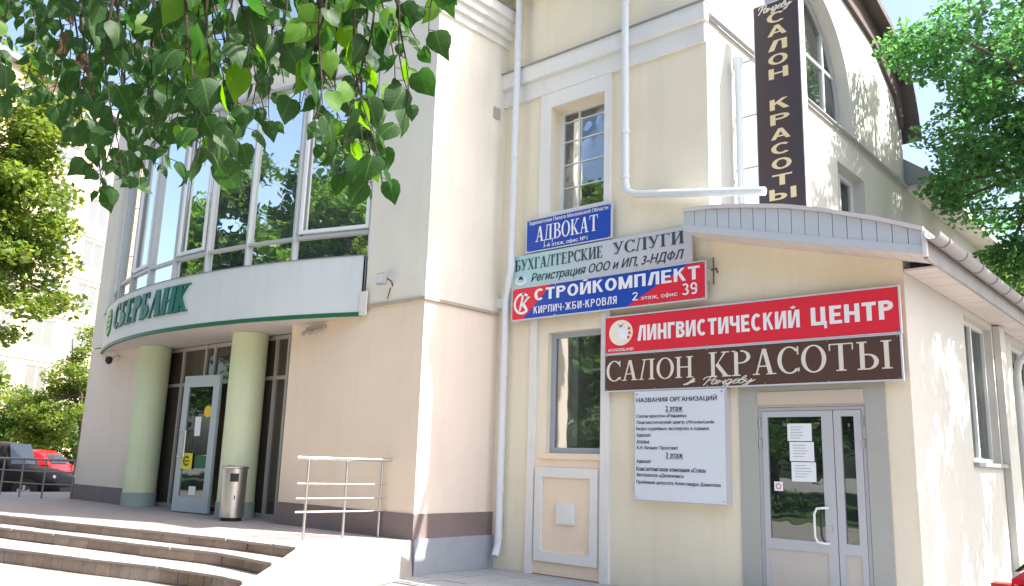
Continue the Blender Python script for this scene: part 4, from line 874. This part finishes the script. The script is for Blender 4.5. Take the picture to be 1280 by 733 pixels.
# ================================================================== CARS
def make_car(name, label, paint, L, W, H, loc, rz, hatch=True, group=None, drop=()):
    t = thing(name, label, 'car', loc, group); t.rotation_euler = (0, 0, rz)
    LV = Vector(loc)
    def B(mb, nm, m, smooth=True, par=t):
        mb.v = [(v[0]+LV.x, v[1]+LV.y, v[2]+LV.z) for v in mb.v]
        return mb.build(nm, m, par, smooth=smooth)
    h = L/2; hl = .62*H; wl = W/2
    # lower body: loft along x (front is +x)
    st = [(-h, .42, hl*.88, .80), (-h+.08, .30, hl*.98, .93), (-h+.5, .24, hl*1.02, .99), (-h+1.2, .22, hl*1.02, 1.0), (0, .22, hl*1.0, 1.0), (h-1.35, .22, hl*.97, 1.0), (h-.75, .23, hl*.90, .97), (h-.3, .26, hl*.80, .90), (h-.08, .32, hl*.68, .78), (h, .42, hl*.55, .66)]
    def ring(x, z0, z1, w_):
        hw = wl*w_; zz = z1-z0
        half = [(0, z0), (hw*.88, z0), (hw*.97, z0+.12*zz), (hw, z0+.45*zz), (hw*.985, z0+.70*zz), (hw*.93, z0+.90*zz), (hw*.80, z1-.01), (0, z1+.02)]
        return [(x, y, z) for y, z in half]+[(x, -y, z) for y, z in half[-2:0:-1]]
    mb = MB(); rings = [ring(*s_) for s_ in st]; k = len(rings[0])
    for r_ in rings: mb.v += r_
    for i in range(len(rings)-1):
        for j in range(k): j2 = (j+1) % k; mb.f.append((i*k+j, i*k+j2, (i+1)*k+j2, (i+1)*k+j))
    mb.f.append(tuple(range(k))); mb.f.append(tuple((len(rings)-1)*k+j for j in reversed(range(k))))
    body = B(mb, 'body', paint)
    # cabin
    rear = -h+.12 if hatch else -h+.75
    cs = [(rear, hl*.98, hl*1.02, .86), (rear+.35, hl*.98, H*.90, .80), (rear+.7, hl*.98, H*.985, .76), (0, hl*.98, H, .76), (.45, hl*.98, H*.965, .76), (h-1.45, hl*.92, hl*.97, .88)]
    def cring(x, z0, z1, w_):
        hw = wl*w_; base = wl*.93
        half = [(0, z0), (base, z0), (base*.99, z0+.04), (hw+.03, z1-.10 if z1-z0 > .2 else z1), (hw*.86, z1-.015 if z1-z0 > .2 else z1), (0, z1+.0)]
        return [(x, y, z) for y, z in half]+[(x, -y, z) for y, z in half[-2:0:-1]]
    mb = MB(); rings = [cring(*s_) for s_ in cs]; k = len(rings[0])
    for r_ in rings: mb.v += r_
    for i in range(len(rings)-1):
        for j in range(k): j2 = (j+1) % k; mb.f.append((i*k+j, i*k+j2, (i+1)*k+j2, (i+1)*k+j))
    mb.f.append(tuple(range(k))); mb.f.append(tuple((len(rings)-1)*k+j for j in reversed(range(k))))
    B(mb, 'roof', paint)
    gl = mat('car_glass', (.03, .035, .04), .08, spec=.8)
    for sgn in (-1, 1):
        zb = hl*1.04; zt = H*.925; yb = wl*.925*sgn; yt = (wl*.79+.012)*sgn; o = .014*sgn
        for (xa, xb, xc, xd) in ((rear+.55, -.08, -.08, rear+.85), (0, h-1.62, .50, 0)):
            m_ = MB(); m_.hexa([(xa, yb, zb), (xb, yb, zb), (xc, yt, zt), (xd, yt, zt)], [(xa, yb+o, zb), (xb, yb+o, zb), (xc, yt+o, zt), (xd, yt+o, zt)]); B(m_, 'side_window', gl, False)
        m_ = MB(); m_.box(.15, .33, wl*sgn*1.0-(.0 if sgn > 0 else .16), wl*sgn*1.0+(.16 if sgn > 0 else 0), hl*1.05, hl*1.05+.12); B(m_, 'mirror', paint)
        m_ = MB(); m_.tube([(h-.16, sgn*wl*.62, hl*.66), (h-.10, sgn*wl*.60, hl*.66)], [.10, .07], 12); B(m_, 'headlight', mat('lamp_lens', (.7, .72, .75), .15))
        m_ = MB(); m_.box(-h-.005, -h+.12, sgn*wl*.88-.10, sgn*wl*.88+.02, hl*.72, hl*.98); B(m_, 'tail_light', mat('tail_red', (.5, .02, .02), .3))
        for xx in (h-.82, -h+.80):
            m_ = MB(); m_.tube([(xx, sgn*(wl-.10), .34), (xx, sgn*(wl+.006), .34)], .385, 28); B(m_, 'wheel_arch', black)
            m_ = MB(); m_.tube([(xx, sgn*(wl-.2), .315), (xx, sgn*(wl-.02), .315), (xx, sgn*(wl+.012), .315)], [.315, .315, .28], 28); wh = B(m_, 'wheel', rubber)
            m_ = MB(); m_.tube([(xx, sgn*(wl+.0), .315), (xx, sgn*(wl+.016), .315)], .215, 24); B(m_, 'rim', mat('rim_dark', (.06, .06, .06), .5), True, wh)
            for s5_ in range(5):
                a = s5_*2*PI/5+.3; dx, dz = math.cos(a), math.sin(a); m_ = MB()
                m_.hexa([(xx+dx*.03-dz*.03, sgn*(wl+.015), .315+dz*.03+dx*.03), (xx+dx*.03+dz*.03, sgn*(wl+.015), .315+dz*.03-dx*.03), (xx+dx*.21+dz*.04, sgn*(wl+.015), .315+dz*.21-dx*.04), (xx+dx*.21-dz*.04, sgn*(wl+.015), .315+dz*.21+dx*.04)],
                        [(xx+dx*.03-dz*.03, sgn*(wl+.028), .315+dz*.03+dx*.03), (xx+dx*.03+dz*.03, sgn*(wl+.028), .315+dz*.03-dx*.03), (xx+dx*.21+dz*.04, sgn*(wl+.028), .315+dz*.21-dx*.04), (xx+dx*.21-dz*.04, sgn*(wl+.028), .315+dz*.21+dx*.04)]); B(m_, 'spoke', mat('alloy', (.6, .6, .62), .35, metal=.6), False, wh)
    m_ = MB(); a_ = h-1.50; zc = hl*.975
    m_.hexa([(a_, -wl*.74, zc+.02), (a_, wl*.74, zc+.02), (.52, wl*.62, H*.945), (.52, -wl*.62, H*.945)], [(a_+.03, -wl*.74, zc+.04), (a_+.03, wl*.74, zc+.04), (.55, wl*.62, H*.965), (.55, -wl*.62, H*.965)]); B(m_, 'windscreen', gl, False)
    m_ = MB(); m_.hexa([(rear-.0, -wl*.68, hl*1.06), (rear-.0, wl*.68, hl*1.06), (rear+.34, wl*.6, H*.87), (rear+.34, -wl*.6, H*.87)], [(rear-.03, -wl*.68, hl*1.06), (rear-.03, wl*.68, hl*1.06), (rear+.31, wl*.6, H*.88), (rear+.31, -wl*.6, H*.88)]); B(m_, 'rear_window', gl, False)
    m_ = MB(); m_.box(h-.06, h+.012, -.45, .45, .34, .46); B(m_, 'grille', black, False)
    return t
darkp = mat('anthracite_paint', (.015, .010, .011), .5, spec=.25)
redp = mat('red_paint', (.55, .012, .02), .28, coat=.7)
make_car('parked_car', 'dark parked car with its bonnet towards the bank, in front of the red car', darkp, 4.4, 1.85, 1.82, (-29.9, -.35, 0), math.radians(41), True)
make_car('parked_car', 'red hatchback parked behind the dark car, beside the bank corner', redp, 4.0, 1.75, 1.62, (-39.6, 3.4, 0), math.radians(218), True)
make_car('parked_car', 'red car whose rear corner shows at the right edge, by the annex side wall', redp, 4.2, 1.76, 1.40, (.55, -2.0, 0), math.radians(-2), True)

# ================================================================== FAR APARTMENT HOUSE
brickm = mat('pale_brick', (.44, .345, .235), .9, .12, .5, stain=(.48, .39, .30), sscale=.3, samt=.6)
def apartment(label, loc, ang, Lx, floors, bays, m, name='apartment_house', fh=3.0, depth=12):
    t = thing(name, label, 'building', loc); t.rotation_euler = (0, 0, ang); LV = Vector(loc)
    def B(mb, nm, mm, par=t): mb.v = [(v[0]+LV.x, v[1]+LV.y, v[2]+LV.z) for v in mb.v]; return mb.build(nm, mm, par)
    Hh = fh*floors+1.2; step = Lx/bays; holes = []
    for f in range(floors):
        for b in range(bays): cx = step*(b+.5); holes.append((cx-1.0, cx+1.0, 1.2+f*fh+.8, 1.2+f*fh+2.75))
    mb = MB(); mb.poly(rect(0, Lx, 0, Hh), [rect(*q_) for q_ in holes], lambda u, v, d: (u, d, v), 0, .3); B(mb, 'wall', m)
    mb = MB(); mb.box(0, Lx, .9, depth, 0, Hh-.01); B(mb, 'core_wall', mat('orange_brick', (.55, .30, .17), .9, .1, .5))
    mb = MB(); mb.box(-.4, Lx+.4, -.45, depth, Hh, Hh+.35); B(mb, 'roof', greyr)
    for f in range(1, floors): mb = MB(); mb.box(0, Lx, -.06, -.001, 1.2+f*fh-.08, 1.2+f*fh+.08); B(mb, 'floor_band', mat('floor_band', (.6, .52, .45), .9))
    fm = gmesh = None
    for (a, b, c, d) in holes:
        if fm is None:
            mb = MB(); mb.poly(rect(-1.0, 1.0, 0, 1.95), [rect(-.91, -.04, .09, 1.86), rect(.04, .91, .09, 1.86)], lambda u, v, dd: (u, dd, v), .08, .16)
            o = mb.build('window_frame', whitef, t); o.data.transform(Matrix.Translation(LV)); fm = o.data
            g_ = MB().box(-.95, .95, .11, .13, .05, 1.9).build('pane', farglass, o); g_.data.transform(Matrix.Translation(LV)); gmesh = g_.data
        else:
            o = bpy.data.objects.new('window_frame', fm); COL.objects.link(o); o.parent = t
            g_ = bpy.data.objects.new('pane', gmesh); COL.objects.link(g_); g_.parent = o
        o.location = ((a+b)/2, 0, c)
    return t
apartment('warm beige brick apartment block with white windows behind the trees at the far left', (-52.6, -3.4, 0), math.radians(117.3), 60, 8, 17, brickm, depth=9, fh=3.1)

# ================================================================== TREES
leaf_a = mat('leaf_green', (.055, .13, .022), .55, island=.35, trans=.45)
leaf_b = mat('leaf_yellow_green', (.11, .17, .035), .55, island=.35, trans=.5)
leaf_c = mat('leaf_deep', (.035, .085, .02), .55, island=.35, trans=.4)
leaf_d = mat('leaf_cool', (.065, .175, .06), .55, island=.35, trans=.55)
def tree(label, base, H, blobs, nclump, nleaf, size, m, name='broadleaf_tree', group=None, clump=.9, tr=.22, branches=14):
    t = thing(name, label, 'tree', base, group); bv = Vector(base)
    cs = []
    for bl in blobs:
        c, r = bl[0], bl[1]; kk = max(3, int(nclump*r[0]*r[1]/sum(b[1][0]*b[1][1] for b in blobs)*(bl[2] if len(bl) > 2 else 1)))
        d = rng.normal(size=(kk, 3)); d /= np.linalg.norm(d, axis=1)[:, None]
        cs.append(np.array(c)+d*np.array(r)*(rng.random(kk)**.4)[:, None])
    cs = np.concatenate(cs); rad = clump*rng.uniform(.55, 1.25, len(cs))
    V, F = leafcloud(cs, rad, nleaf, size, .65)
    cloud_obj('crown', V, F, m, t)
    fork = bv+Vector((0, 0, H*.32)); top = Vector(np.mean([b[0] for b in blobs], 0)); top.z = H*.85
    mid = fork.lerp(top, .45)+Vector((random.uniform(-.3, .3), random.uniform(-.3, .3), 0))
    mb = MB(); mb.tube([bv, bv+Vector((.05, .03, H*.15)), fork, mid, top], [tr*1.25, tr, tr*.8, tr*.5, tr*.12], 10); mb.build('trunk', bark, t, smooth=True)
    idx = rng.choice(len(cs), min(branches, len(cs)), replace=False); br = MB()
    for i in idx:
        e = Vector(cs[i]); s_ = fork.lerp(top, random.uniform(0, .6)) if e.z > fork.z else fork
        m_ = s_.lerp(e, .5)+Vector((random.uniform(-.3, .3), random.uniform(-.3, .3), random.uniform(.0, .5)))
        br.tube([s_, m_, e], [tr*.38, tr*.2, tr*.06], 6)
    br.build('limbs', bark, t, smooth=True)
    return t
# right hand tree that dapples the side walls
tree('tall leafy tree at the right behind the annex roof, spreading in front of the sky', (.2, 9.5, 0), 16,
     [((-2.4, 6.6, 9.0), (1.7, 1.9, 1.6)), ((-2.2, 9.2, 6.9), (1.4, 2.0, 1.9)), ((-3.1, 12, 9.4), (1.6, 2.4, 2.8)), ((-2.3, 9.6, 11.2), (2.0, 2.6, 2.0)), ((-.6, 7.5, 7.6), (2.0, 2.5, 2.4)),
      ((-3.9, 5.9, 9.7), (.8, 1.3, 1.3)), ((-3.5, 8.0, 7.9), (1.0, 1.5, 1.3)), ((-3.1, 8.8, 6.3), (1.0, 1.6, .8)), ((-3.9, 10.5, 8.6), (1.0, 1.5, 1.6)), ((1.6, 6.6, 9.2), (2.6, 3.0, 2.6)), ((1.8, 9.5, 13.5), (4.0, 4.0, 2.4))], 250, 62000, .125, leaf_d, clump=.6, tr=.3, branches=60)
tree('unseen slender tree added beyond the right edge to dapple the annex side wall', (2.6, 4.6, 0), 9.5, [((1.7, 3.7, 7.6), (1.3, 2.8, 2.5))], 24, 5200, .17, leaf_a, clump=.44, tr=.12, branches=20)  # out-of-view tree, added so that its crown dapples the annex side wall
tree('second tree low behind the gutter at the right edge', (-1.2, 20, 0), 9, [((-3.3, 13.5, 5.9), (1.3, 1.8, 1.0)), ((-4, 18.5, 7.0), (2.2, 2.4, 1.8)), ((-2.0, 19, 6.4), (2.8, 2.8, 2.2)), ((.5, 21, 7), (3, 3, 3))], 70, 22000, .14, leaf_b, clump=.7, branches=14)
tree('tree in the yard right of the annex', (7, 18, 0), 13, [((6, 18, 8.5), (4, 4, 4))], 50, 10000, .2, leaf_d, clump=1.1)
# small leaved tree at the left
tree('small leaved tree at the left, sunlit in front of the apartment block', (-13.2, -9.4, 0), 8,
     [((-10.3, -7.1, 5.4), (.75, .7, .8)), ((-10.2, -7.0, 4.5), (.75, .6, .7)), ((-10.2, -6.9, 3.7), (.75, .6, .5)), ((-9.95, -6.55, 3.15), (.35, .25, .22)), ((-10.6, -7.2, 3.0), (.75, .6, .5)), ((-11.0, -7.4, 4.2), (.8, .6, .9)), ((-9.5, -7.4, 2.2), (.35, .25, .2)), ((-11.6, -8, 7), (1.2, 1.0, 1.0))], 190, 31000, .075, leaf_b, clump=.27, tr=.12, branches=50)
# bushes and trees by the car park
for i, (x, y, r, h_, m_, lb) in enumerate(((-46, 5.0, 2.8, 5.2, leaf_a, 'large dense green bush behind the dark parked car'), (-45.5, 8.0, 2.6, 5.2, leaf_a, 'rounded green bush behind the red hatchback'), (-47.5, 1.2, 3, 5.4, leaf_c, 'dark green bush at the left edge behind the cars'))):
    tree(lb, (x, y, 0), h_, [((x, y, h_*.5), (r, r, h_*.45)), ((x+1, y+1, h_*.42), (r*.8, r*.8, h_*.4))], 60, 12000, .16, m_, 'bush', 'bushes behind the parked cars', .8, .1, 10)
tree('yellow green young tree beside the bank corner', (-41.5, 6.6, 0), 8, [((-41.3, 6.3, 4.6), (1.5, 1.5, 2.6)), ((-42.2, 5.2, 3.4), (1.5, 1.5, 1.8))], 50, 12000, .16, leaf_b, clump=.7, tr=.12)
# trees across the yard (seen in the glass)
k = 0
for x, y, h_, lb in ((-34.5, -16.5, 16, 'yard tree across from the bank, leftmost'), (-29.5, -20.5, 18, 'tall yard tree across from the bank glass'), (-24.5, -24, 17, 'broad yard tree across from the bank'), (-18.5, -26, 18, 'yard tree opposite the canopy'), (-12, -27, 16, 'yard tree opposite the signs'), (-5, -25, 14, 'yard tree opposite the office windows'), (1.5, -28, 15, 'yard tree opposite the door'), (8, -24, 13, 'yard tree at the far right across the yard'), (-6, -35, 19, 'tallest yard tree far across the yard')):
    tree(lb, (x, y, 0), h_, [((x, y, h_*.64), (3.9, 3.9, h_*.32)), ((x+1.5, y+1, h_*.38), (3.2, 3.2, h_*.24)), ((x-1.8, y+.5, h_*.42), (3.0, 3.0, h_*.24))], 110, 45000, .29, (leaf_a, leaf_c, leaf_a)[k % 3], group='trees across the yard', clump=1.35, tr=.25, branches=8); k += 1
for x, y, h_, lb in ((-52, -30, 24, 'very tall tree at the far left end of the back row'), (-44, -38, 25, 'tall back row tree behind the bank side trees'), (-35, -44, 25, 'tall back row tree in line with the canopy'), (-25, -46, 26, 'tallest back row tree opposite the signs'), (-14, -46, 25, 'tall back row tree opposite the office corner'), (-2, -46, 24, 'tall back row tree opposite the door')):
    tree(lb, (x, y, 0), h_, [((x, y, h_*.6), (5.5, 5.5, h_*.36)), ((x+2, y+2, h_*.35), (5, 5, h_*.25))], 90, 20000, .55, leaf_a, group='back row of yard trees', clump=1.9, tr=.3, branches=8)
for x, y, lb in ((-22, -18.5, 'low wide bush opposite the bank entrance'), (-14, -19, 'low wide bush opposite the steps'), (-7, -19.5, 'low wide bush opposite the signs'), (0, -19.5, 'low wide bush opposite the grey door')):
    tree(lb, (x, y, 0), 4, [((x, y, 2.0), (3.4, 1.3, 1.9))], 40, 8000, .2, leaf_c, 'bush', 'bushes across the yard', .8, .08, 6)

# ------------------------------------------------------------------ overhanging linden near the camera
TWIGS = [(-3.811,-9.313,3.745,-3.856,-9.143,2.976,0.070,0.052), (-2.950,-9.520,3.233,-2.915,-9.351,2.729,0.070,0.052), (-3.228,-9.374,3.443,-3.240,-9.205,2.785,0.070,0.052), (-4.232,-9.095,4.061,-4.291,-8.954,3.353,0.070,0.052), (-2.925,-9.328,3.332,-3.009,-9.232,2.711,0.070,0.052), (-3.967,-9.054,3.963,-4.073,-8.957,3.265,0.070,0.052), (-4.018,-9.064,3.981,-4.122,-8.923,3.128,0.070,0.052), (-4.225,-9.031,4.095,-4.267,-8.914,3.533,0.070,0.052), (-4.104,-8.897,4.115,-4.243,-8.780,3.234,0.070,0.052), (-4.021,-8.982,4.029,-4.067,-8.843,3.371,0.070,0.052), (-4.194,-8.976,4.111,-4.172,-8.722,3.251,0.070,0.052), (-4.315,-8.908,4.205,-4.355,-8.768,3.562,0.070,0.052), (-3.057,-9.141,3.498,-3.124,-9.015,2.819,0.070,0.052), (-3.544,-8.998,3.802,-3.616,-8.902,3.222,0.070,0.052), (-3.547,-8.805,3.913,-3.742,-8.717,2.958,0.070,0.052), (-3.713,-8.972,3.894,-3.727,-8.726,2.947,0.070,0.052), (-3.966,-8.605,4.218,-4.194,-8.477,3.012,0.070,0.052), (-2.766,-9.068,3.407,-2.896,-8.990,2.703,0.070,0.052), (-2.995,-9.120,3.482,-3.005,-8.874,2.550,0.070,0.052), (-2.521,-9.099,3.277,-2.661,-8.983,2.401,0.070,0.052), (-2.695,-9.127,3.341,-2.752,-8.925,2.417,0.070,0.052), (-2.449,-9.125,3.229,-2.550,-8.991,2.414,0.070,0.052), (-2.898,-8.942,3.538,-3.061,-8.845,2.656,0.070,0.052), (-3.053,-8.728,3.731,-3.269,-8.625,2.654,0.070,0.052), (-3.460,-8.894,3.822,-3.414,-8.674,3.163,0.070,0.052), (-3.456,-8.869,3.835,-3.460,-8.641,2.986,0.070,0.052), (-3.799,-8.653,4.114,-3.879,-8.376,2.840,0.070,0.052), (-2.923,-8.870,3.591,-3.009,-8.690,2.653,0.070,0.052), (-3.272,-8.738,3.825,-3.378,-8.575,2.885,0.070,0.052), (-3.769,-8.481,4.199,-3.894,-8.254,2.961,0.070,0.052), (-2.718,-8.972,3.439,-2.758,-8.794,2.657,0.070,0.052), (-2.848,-8.958,3.507,-2.822,-8.741,2.801,0.070,0.052), (-2.873,-8.931,3.534,-2.867,-8.682,2.643,0.070,0.052), (-2.136,-9.083,3.110,-2.213,-8.990,2.519,0.070,0.052), (-2.470,-8.927,3.351,-2.575,-8.829,2.650,0.070,0.052), (-2.140,-9.146,3.077,-2.143,-8.960,2.390,0.088,0.064), (-2.349,-8.977,3.268,-2.419,-8.827,2.494,0.088,0.064), (-2.510,-8.945,3.360,-2.531,-8.806,2.785,0.088,0.064), (-2.755,-8.803,3.552,-2.806,-8.600,2.640,0.088,0.064), (-2.051,-9.061,3.084,-2.124,-8.952,2.452,0.088,0.064), (-2.219,-8.908,3.248,-2.321,-8.850,2.707,0.088,0.064), (-2.228,-8.969,3.217,-2.292,-8.822,2.472,0.088,0.064), (-2.378,-8.893,3.328,-2.391,-8.777,2.858,0.088,0.064), (-3.013,-8.630,3.768,-3.009,-8.428,3.038,0.088,0.064), (-2.615,-8.598,3.605,-2.779,-8.505,2.735,0.088,0.064), (-2.095,-8.954,3.164,-2.141,-8.872,2.712,0.088,0.064), (-2.981,-8.629,3.755,-2.998,-8.405,2.881,0.088,0.064), (-2.795,-8.514,3.735,-2.914,-8.375,2.839,0.088,0.064), (-2.094,-8.940,3.172,-2.104,-8.821,2.701,0.088,0.064), (-2.311,-8.797,3.352,-2.342,-8.688,2.850,0.088,0.064), (-2.267,-8.662,3.409,-2.415,-8.594,2.678,0.088,0.064), (-2.847,-8.351,3.852,-2.982,-8.322,3.311,0.088,0.064), (-2.793,-8.293,3.860,-2.955,-8.248,3.168,0.088,0.064), (-2.601,-8.439,3.689,-2.752,-8.348,2.867,0.088,0.064), (-2.194,-8.783,3.307,-2.217,-8.658,2.773,0.088,0.064), (-2.547,-8.633,3.554,-2.547,-8.503,3.079,0.088,0.064), (-1.810,-8.822,3.110,-1.925,-8.771,2.551,0.088,0.064), (-2.667,-8.265,3.818,-2.835,-8.192,3.008,0.088,0.064), (-1.779,-8.844,3.083,-1.873,-8.768,2.500,0.088,0.064), (-2.495,-8.473,3.621,-2.549,-8.374,3.081,0.088,0.064), (-2.696,-8.225,3.854,-2.819,-8.064,2.866,0.088,0.064), (-2.653,-8.306,3.788,-2.708,-8.178,3.142,0.088,0.064), (-2.130,-8.631,3.364,-2.162,-8.426,2.511,0.088,0.064), (-1.862,-8.674,3.218,-1.981,-8.583,2.500,0.088,0.064), (-2.397,-8.168,3.750,-2.576,-8.030,2.666,0.088,0.064), (-2.675,-8.324,3.788,-2.663,-8.070,2.898,0.088,0.064), (-1.941,-8.593,3.299,-2.031,-8.441,2.449,0.088,0.064), (-2.529,-8.328,3.719,-2.500,-8.084,2.915,0.088,0.064), (-1.846,-8.728,3.180,-1.863,-8.533,2.412,0.088,0.064), (-2.562,-8.238,3.786,-2.577,-7.961,2.721,0.088,0.064), (-1.938,-8.519,3.341,-1.975,-8.359,2.639,0.088,0.064), (-2.189,-8.322,3.567,-2.230,-8.163,2.850,0.088,0.064), (-1.961,-8.519,3.351,-1.951,-8.350,2.765,0.088,0.064), (-2.000,-8.474,3.395,-1.966,-8.316,2.927,0.088,0.064), (-1.879,-8.379,3.393,-1.934,-8.314,2.980,0.088,0.064), (-2.215,-8.016,3.753,-2.274,-7.960,3.358,0.088,0.064)]
# (top point), (tip point), leaf size, leaf spacing
lt = thing('linden_tree', 'overhanging tree with large heart shaped leaves hanging across the upper left', 'tree', (-4.6, -13.2, 0))
lv = [(0, 0, 0), (.22, -.05, -.03), (.43, .10, -.06), (.48, .34, -.05), (.38, .60, -.03), (.18, .83, -.04), (0, 1.08, -.12), (-.18, .83, -.04), (-.38, .60, -.03), (-.48, .34, -.05), (-.43, .10, -.06), (-.22, -.05, -.03), (0, .3, .03), (0, .62, .01), (.0, .0, 0)]
lfc = [(0, 1, 12), (1, 2, 12), (2, 3, 12), (3, 4, 13), (3, 13, 12), (4, 5, 13), (5, 6, 13), (6, 7, 13), (7, 8, 13), (8, 9, 13), (9, 12, 13), (9, 10, 12), (10, 11, 12), (11, 0, 12)]
leafm = mat('linden_leaf', (.020, .062, .015), .5, .35, 5, .08, 30, spec=.3, trans=.5)
leafm2 = mat('linden_leaf_sunlit', (.075, .18, .02), .5, .2, 5, .08, 30, spec=.3, trans=.55)  # brighter copy of the leaf colour, sunlight painted in for the sunlit leaves
leafm3 = mat('linden_leaf_bronze', (.07, .045, .025), .5, .2, 5, .08, 30, spec=.3, trans=.35)
for m_ in (leafm, leafm2, leafm3):      # pale midrib and side veins in the leaf's own coordinates
    n_ = m_.node_tree.nodes; l_ = m_.node_tree.links; b_ = n_['Principled BSDF']; src = b_.inputs['Base Color'].links[0].from_socket
    tc_ = n_.new('ShaderNodeTexCoord'); sx_ = n_.new('ShaderNodeSeparateXYZ'); l_.new(tc_.outputs['Object'], sx_.inputs[0])
    def M_(op, a, b=None, c=None):
        k_ = n_.new('ShaderNodeMath'); k_.operation = op
        for i_, v_ in enumerate((a, b, c)):
            if v_ is None: continue
            if isinstance(v_, (int, float)): k_.inputs[i_].default_value = v_
            else: l_.new(v_, k_.inputs[i_])
        return k_.outputs[0]
    ax = M_('ABSOLUTE', sx_.outputs[0]); mid_ = M_('LESS_THAN', ax, .022)
    fr_s = M_('FRACT', M_('MULTIPLY', M_('SUBTRACT', sx_.outputs[1], M_('MULTIPLY', ax, .75)), 6.5)); sv = M_('MULTIPLY', M_('LESS_THAN', fr_s, .13), .45)
    fac = M_('MAXIMUM', mid_, sv); fac = M_('MULTIPLY', fac, .4)
    mx_ = n_.new('ShaderNodeMix'); mx_.data_type = 'RGBA'; l_.new(fac, mx_.inputs[0]); l_.new(src, mx_.inputs[6]); mx_.inputs[7].default_value = (.16, .25, .08, 1)
    l_.new(mx_.outputs[2], b_.inputs['Base Color'])
LM = []
for m_ in (leafm, leafm2, leafm3):
    row = []
    for v_ in range(4):
        me = bpy.data.meshes.new('leaf'); c1, c2, wd = ((0, 0, .92), (.10, .12, .98), (-.1, .3, .86), (.15, -.15, 1.0))[v_]
        me.from_pydata([(x*wd+c1*y*y, y, z*(1.6 if v_ % 2 else 1)-c2*y*y*.5+.03*math.sin(9*x+5*y)) for x, y, z in lv], [], lfc); me.materials.append(m_)
        me.polygons.foreach_set('use_smooth', [True]*len(me.polygons)); row.append(me)
    LM.append(row)
limb = MB(); base = Vector((-4.6, -13.2, 0))
limb.tube([base, base+Vector((.1, .1, 1.8)), base+Vector((.3, .3, 3.6)), base+Vector((.5, .6, 6.5))], [.19, .15, .13, .07], 12); limb.build('trunk', bark, lt, smooth=True)
hub = [Vector((-4.2, -12.4, 3.7)), Vector((-3.4, -10.9, 4.15)), Vector((-2.9, -9.8, 4.1)), Vector((-2.3, -8.9, 3.9)), Vector((-1.7, -8.2, 3.65))]
b_ = MB(); b_.tube([base+Vector((.3, .3, 3.2))]+hub, [.08, .07, .05, .035, .025, .012], 8)
b_.tube([hub[1], Vector((-4.2, -9.9, 4.0)), Vector((-4.6, -9.0, 3.75))], [.04, .025, .01], 7); b_.tube([hub[2], Vector((-3.6, -9.0, 4.1)), Vector((-4.0, -8.0, 4.0))], [.03, .02, .01], 7)
b_.build('branch', bark, lt, smooth=True)
anchors = hub+[Vector((-4.2, -9.9, 4.0)), Vector((-4.6, -9.0, 3.75)), Vector((-3.6, -9.0, 4.1)), Vector((-4.0, -8.0, 4.0))]
leaves = []; Cc = Vector((0, -10.022, 1.6))
for (ax, ay, az, bx_, by_, bz_, sz, sp) in TWIGS:
    A_ = Vector((ax, ay, az)); B_ = Vector((bx_, by_, bz_)); L = (B_-A_).length
    n = max(4, int(L/.06)); pts = []
    wob = Vector((random.uniform(-.05, .05), random.uniform(-.05, .05), 0)); ph = random.uniform(0, 6)
    for i in range(n+1):
        f = i/n; pts.append(A_.lerp(B_, f)+wob*math.sin(f*PI)+Vector((.012*math.sin(f*9+ph), .012*math.cos(f*8+ph), .0)))
    tw = MB(); tw.tube(pts, [.0055*(1-.75*i/n) for i in range(n+1)], 5)
    na = min(anchors, key=lambda q_: (q_-A_).length); tw.tube([na, na.lerp(A_, .5)+Vector((0, 0, .08)), A_], [.012, .008, .0055], 5)
    s_ = .02
    side = random.choice((-1, 1))
    while s_ < L:
        f = s_/L; i = min(int(f*n), n-1); p = pts[i].lerp(pts[i+1], f*n-i)
        view = (p-Cc).normalized(); sidev = view.cross(Vector((0, 0, 1))).normalized()*side
        side = -side
        dirp = (sidev*random.uniform(.3, 1.0)+view*random.uniform(-.6, .6)+Vector((0, 0, -random.uniform(.0, .6)))).normalized()
        pl = random.uniform(.015, .04); q_ = p+dirp*pl
        tw.tube([p, q_], [.0018, .0012], 4)
        tip = (dirp*random.uniform(.2, .8)+Vector((0, 0, -1))*random.uniform(.4, 1.2)).normalized()
        nr = (-view*random.uniform(.2, 1)+Vector((random.gauss(0, .6), random.gauss(0, .6), random.uniform(-.2, .9)))).normalized()
        leaves.append((q_, tip, nr, sz*random.uniform(.5, 1.25)))
        s_ += sp*random.uniform(.6, 1.3)
    tw.build('twig', twigm, lt)
LB = Vector(lt.location)
leaves.sort(key=lambda l: (l[0]-Cc).length/l[3])
stuffV, stuffF = [], []
for i, (p, tip, nr, s_) in enumerate(leaves):
    yv = tip; zv = (nr-yv*nr.dot(yv)).normalized(); xv = yv.cross(zv)
    M = Matrix(((xv.x*s_, yv.x*s_, zv.x*s_, p.x-LB.x), (xv.y*s_, yv.y*s_, zv.y*s_, p.y-LB.y), (xv.z*s_, yv.z*s_, zv.z*s_, p.z-LB.z), (0, 0, 0, 1)))
    r_ = random.random(); right = p.x+.0*p.y
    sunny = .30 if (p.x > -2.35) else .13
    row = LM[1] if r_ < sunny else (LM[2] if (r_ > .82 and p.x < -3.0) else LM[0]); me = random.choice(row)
    if i < 300:
        o = bpy.data.objects.new('leaf', me); COL.objects.link(o); o.parent = lt; o.matrix_basis = M
    else:
        b0 = len(stuffV); stuffV += [M @ v.co for v in me.vertices]; stuffF += [tuple(b0+j for j in f.vertices) for f in me.polygons]
if stuffV:
    me = bpy.data.meshes.new('foliage'); me.from_pydata([tuple(v) for v in stuffV], [], stuffF); me.materials.append(leafm)
    o = bpy.data.objects.new('foliage', me); COL.objects.link(o); o.parent = lt; o['kind'] = 'stuff'
